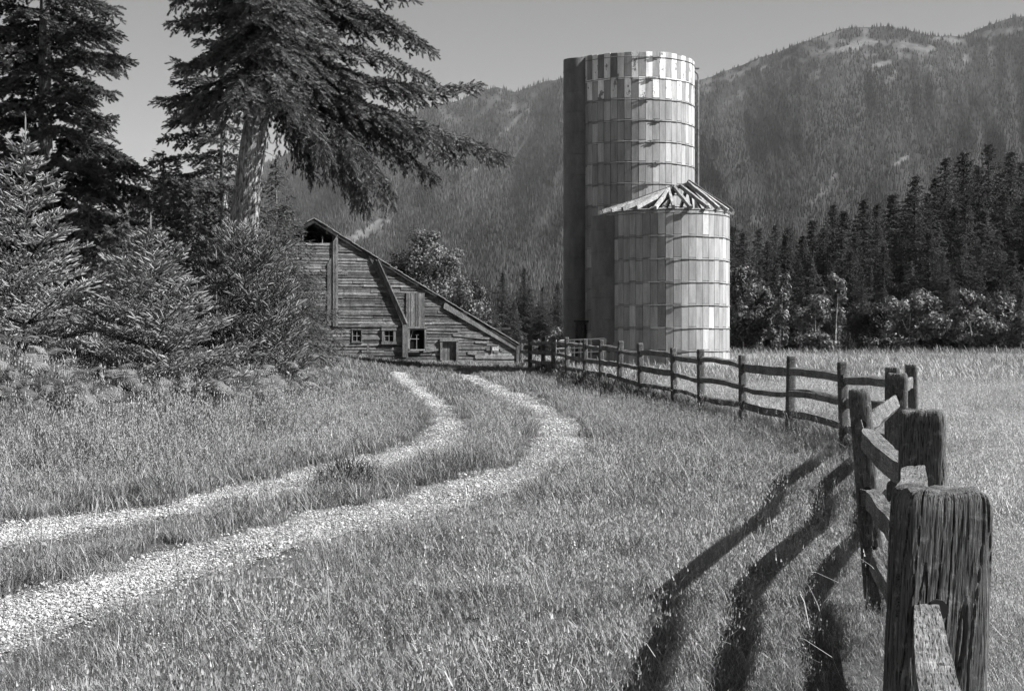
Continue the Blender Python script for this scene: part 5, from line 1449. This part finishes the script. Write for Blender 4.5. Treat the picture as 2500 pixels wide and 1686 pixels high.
# dark weeds by the barn door and on the grass strip
dk = foliage_mat("dark_weed_blades", .035, .13, .2, .6, .3)
dkt = [tuft("dark_weed_tuft", 300 + i, 22, .16, .12, .30, .008, .6, 0, dk, .6) for i in range(3)]
cx, cy = [], []
for (px, py, n, sx_, sy_) in ((925, 893, 260, 1.0, .9), (985, 899, 80, .6, .5), (850, 1185, 26, .14, .16), (1520, 955, 160, .5, 2.2), (1460, 935, 120, .5, 2.0), (1380, 915, 120, .5, 2.5)):
    a, b = unproj(px, py); cx.append(grs.normal(a, sx_, n)); cy.append(grs.normal(b, sy_, n))
cx = np.concatenate(cx); cy = np.concatenate(cy)
scatter_field("dark_weeds", "dark weed patches before the barn and beside the tracks", dkt, cx, cy, .7, 1.3, cat="weeds")
# pin-head flowers in the near verge
def heads(seed):
    r = np.random.RandomState(seed); V = []; Fc = []
    for i in range(5):
        c = np.array([r.normal(0, .02), r.normal(0, .02), r.uniform(.15, .22)]); 
        for q in range(4):
            a = q * 1.57 + r.rand(); k = len(V); V += [c, c + [math.cos(a) * .0045, math.sin(a) * .0045, .001], c + [math.cos(a + .9) * .0045, math.sin(a + .9) * .0045, .002]]; Fc.append([k, k + 1, k + 2])
    return bpy.data.objects.new("flower_heads", mk_mesh("flower_heads", np.array(V), np.array(Fc), flower_m, False))
x, y = verge(1500, 5.5, 12); k = (fbm(x, y, .5, 91) > .45) & (x < fence_x(y) - 1.6)
scatter_field("tiny_flowers", "tiny white flower heads scattered in the near grass", [heads(i) for i in range(3)], x[k], y[k], .8, 1.3, cat="flowers")

# single tall stalks standing out of the short grass
stalk = [tuft("grass_stalk", 320 + i, 3, .03, .26, .46, .0026, .7, .8, tall_m, .7) for i in range(5)]
x, y = verge(1700, 6.5, 24)
scatter_field("grass_stalks", "thin seeding stalks standing out of the short grass", stalk, x, y, .6, 1.1, tilt=.2)
# tall mixed growth on the left bank
brush = [tuft("bank_weed_tuft", 330 + i, 16, .16, .35, .85, .0055, .6, .35, grass_m, .45) for i in range(5)]
n = 9000; yy = grs.uniform(17.5, 33, n); xx = grs.uniform(-.47, -.05, n) * yy; pxx = 1250 + xx / yy * F
ey = np.interp(pxx, [-400, 0, 250, 480, 640, 760, 860, 1000], [18.0, 18.5, 19.5, 21.0, 24, 28, 33, 40]) + (fbm(xx, yy, .8, 83) - .5) * 6
k = (yy > ey) & (pxx < 860) & (grs.rand(n) < .25 + fbm(xx, yy, .7, 84)); xx, yy, pxx, ey = xx[k], yy[k], pxx[k], ey[k]
scatter_field("bank_brush", "tall mixed weeds and grass stems on the left bank", brush, xx, yy, .55, 1.0, tall=.55 + .45 * smooth01((yy - ey) / 3.5), cat="weeds")

# ox-eye daisies beside the right wheel track
stem_m = Mat("flower_stem", .7, .2); stem_m.base(.14); stem_m = stem_m.m
eye_m = Mat("daisy_eye", .7, .2); eye_m.base(.35); eye_m = eye_m.m
GD = "white daisies at the edge of the right wheel track"
for i, (px, py, lb, gr) in enumerate(((1468, 1104, "white daisy at the track's bend, leftmost of the cluster", GD), (1497, 1099, "white daisy at the track's bend, highest of the cluster", GD), (1516, 1106, "white daisy at the track's bend, rightmost of the cluster", GD), (1494, 1116, "small white daisy lowest in the cluster at the bend", GD),
                           (1806, 1251, "single white daisy in the open grass left of the fence shadow", None), (352, 965, "white flower low on the bank under the pale spruces", None), (622, 1007, "white flower in the bank grass left of the track", None), (38, 816, "white flower at the far left among the bracken", None))):
    a, b = unproj(px, py + 10); g = float(ground_h(a, b)); h = max(.12, EYE + (848 - py) * b / F - g)
    rt = empty("daisy", (a, b, g), lb, "flower", gr); mb = MB(); mb.tube([(0, 0, -.02), (.004, 0, h * .5), (0, 0, h)], .003, 4); mb.build("stem", stem_m, rt)
    R_ = .026 * (1.0 if i < 5 else 1.6) * (b / 22) ** .5; V = []; Fc = []
    for q in range(14):
        aa = q * 6.283 / 14; c_, s_ = math.cos(aa), math.sin(aa); k = len(V); w_ = R_ * .2
        V += [[c_ * R_ * .25 + s_ * w_ * .5, s_ * R_ * .25 - c_ * w_ * .5, h], [c_ * R_ + s_ * w_, s_ * R_ - c_ * w_, h + .002 + .3 * R_ * math.sin(q)], [c_ * R_ * 1.12, s_ * R_ * 1.12, h + .3 * R_ * math.sin(q)], [c_ * R_ - s_ * w_, s_ * R_ + c_ * w_, h + .003], [c_ * R_ * .25 - s_ * w_ * .5, s_ * R_ * .25 + c_ * w_ * .5, h]]; Fc.append([k, k + 1, k + 2, k + 3, k + 4])
    o = new_obj("petals", mk_mesh("petals", np.array(V), np.array(Fc), flower_m), rt)
    mb = MB(); mb.tube([(0, 0, h - .003), (0, 0, h + .004), (0, 0, h + .008)], [R_ * .32, R_ * .3, R_ * .15], 8); mb.build("eye", eye_m, rt)

# ================================================================ air
hm = bpy.data.materials.new("thin_haze"); hm.use_nodes = True; nt = hm.node_tree; nt.nodes.clear()
ho = nt.nodes.new("ShaderNodeOutputMaterial"); hv = nt.nodes.new("ShaderNodeVolumePrincipled")
hv.inputs['Color'].default_value = (1, 1, 1, 1); hv.inputs['Density'].default_value = .00003; hv.inputs['Anisotropy'].default_value = 0.0
nt.links.new(hv.outputs[0], ho.inputs['Volume'])
mb = MB(); mb.box((0, 4400, 650), (19000, 9800, 1306)); hz_ = mb.build("haze", hm); tag(hz_, kind="stuff", label="thin even haze over the valley", cat="haze")
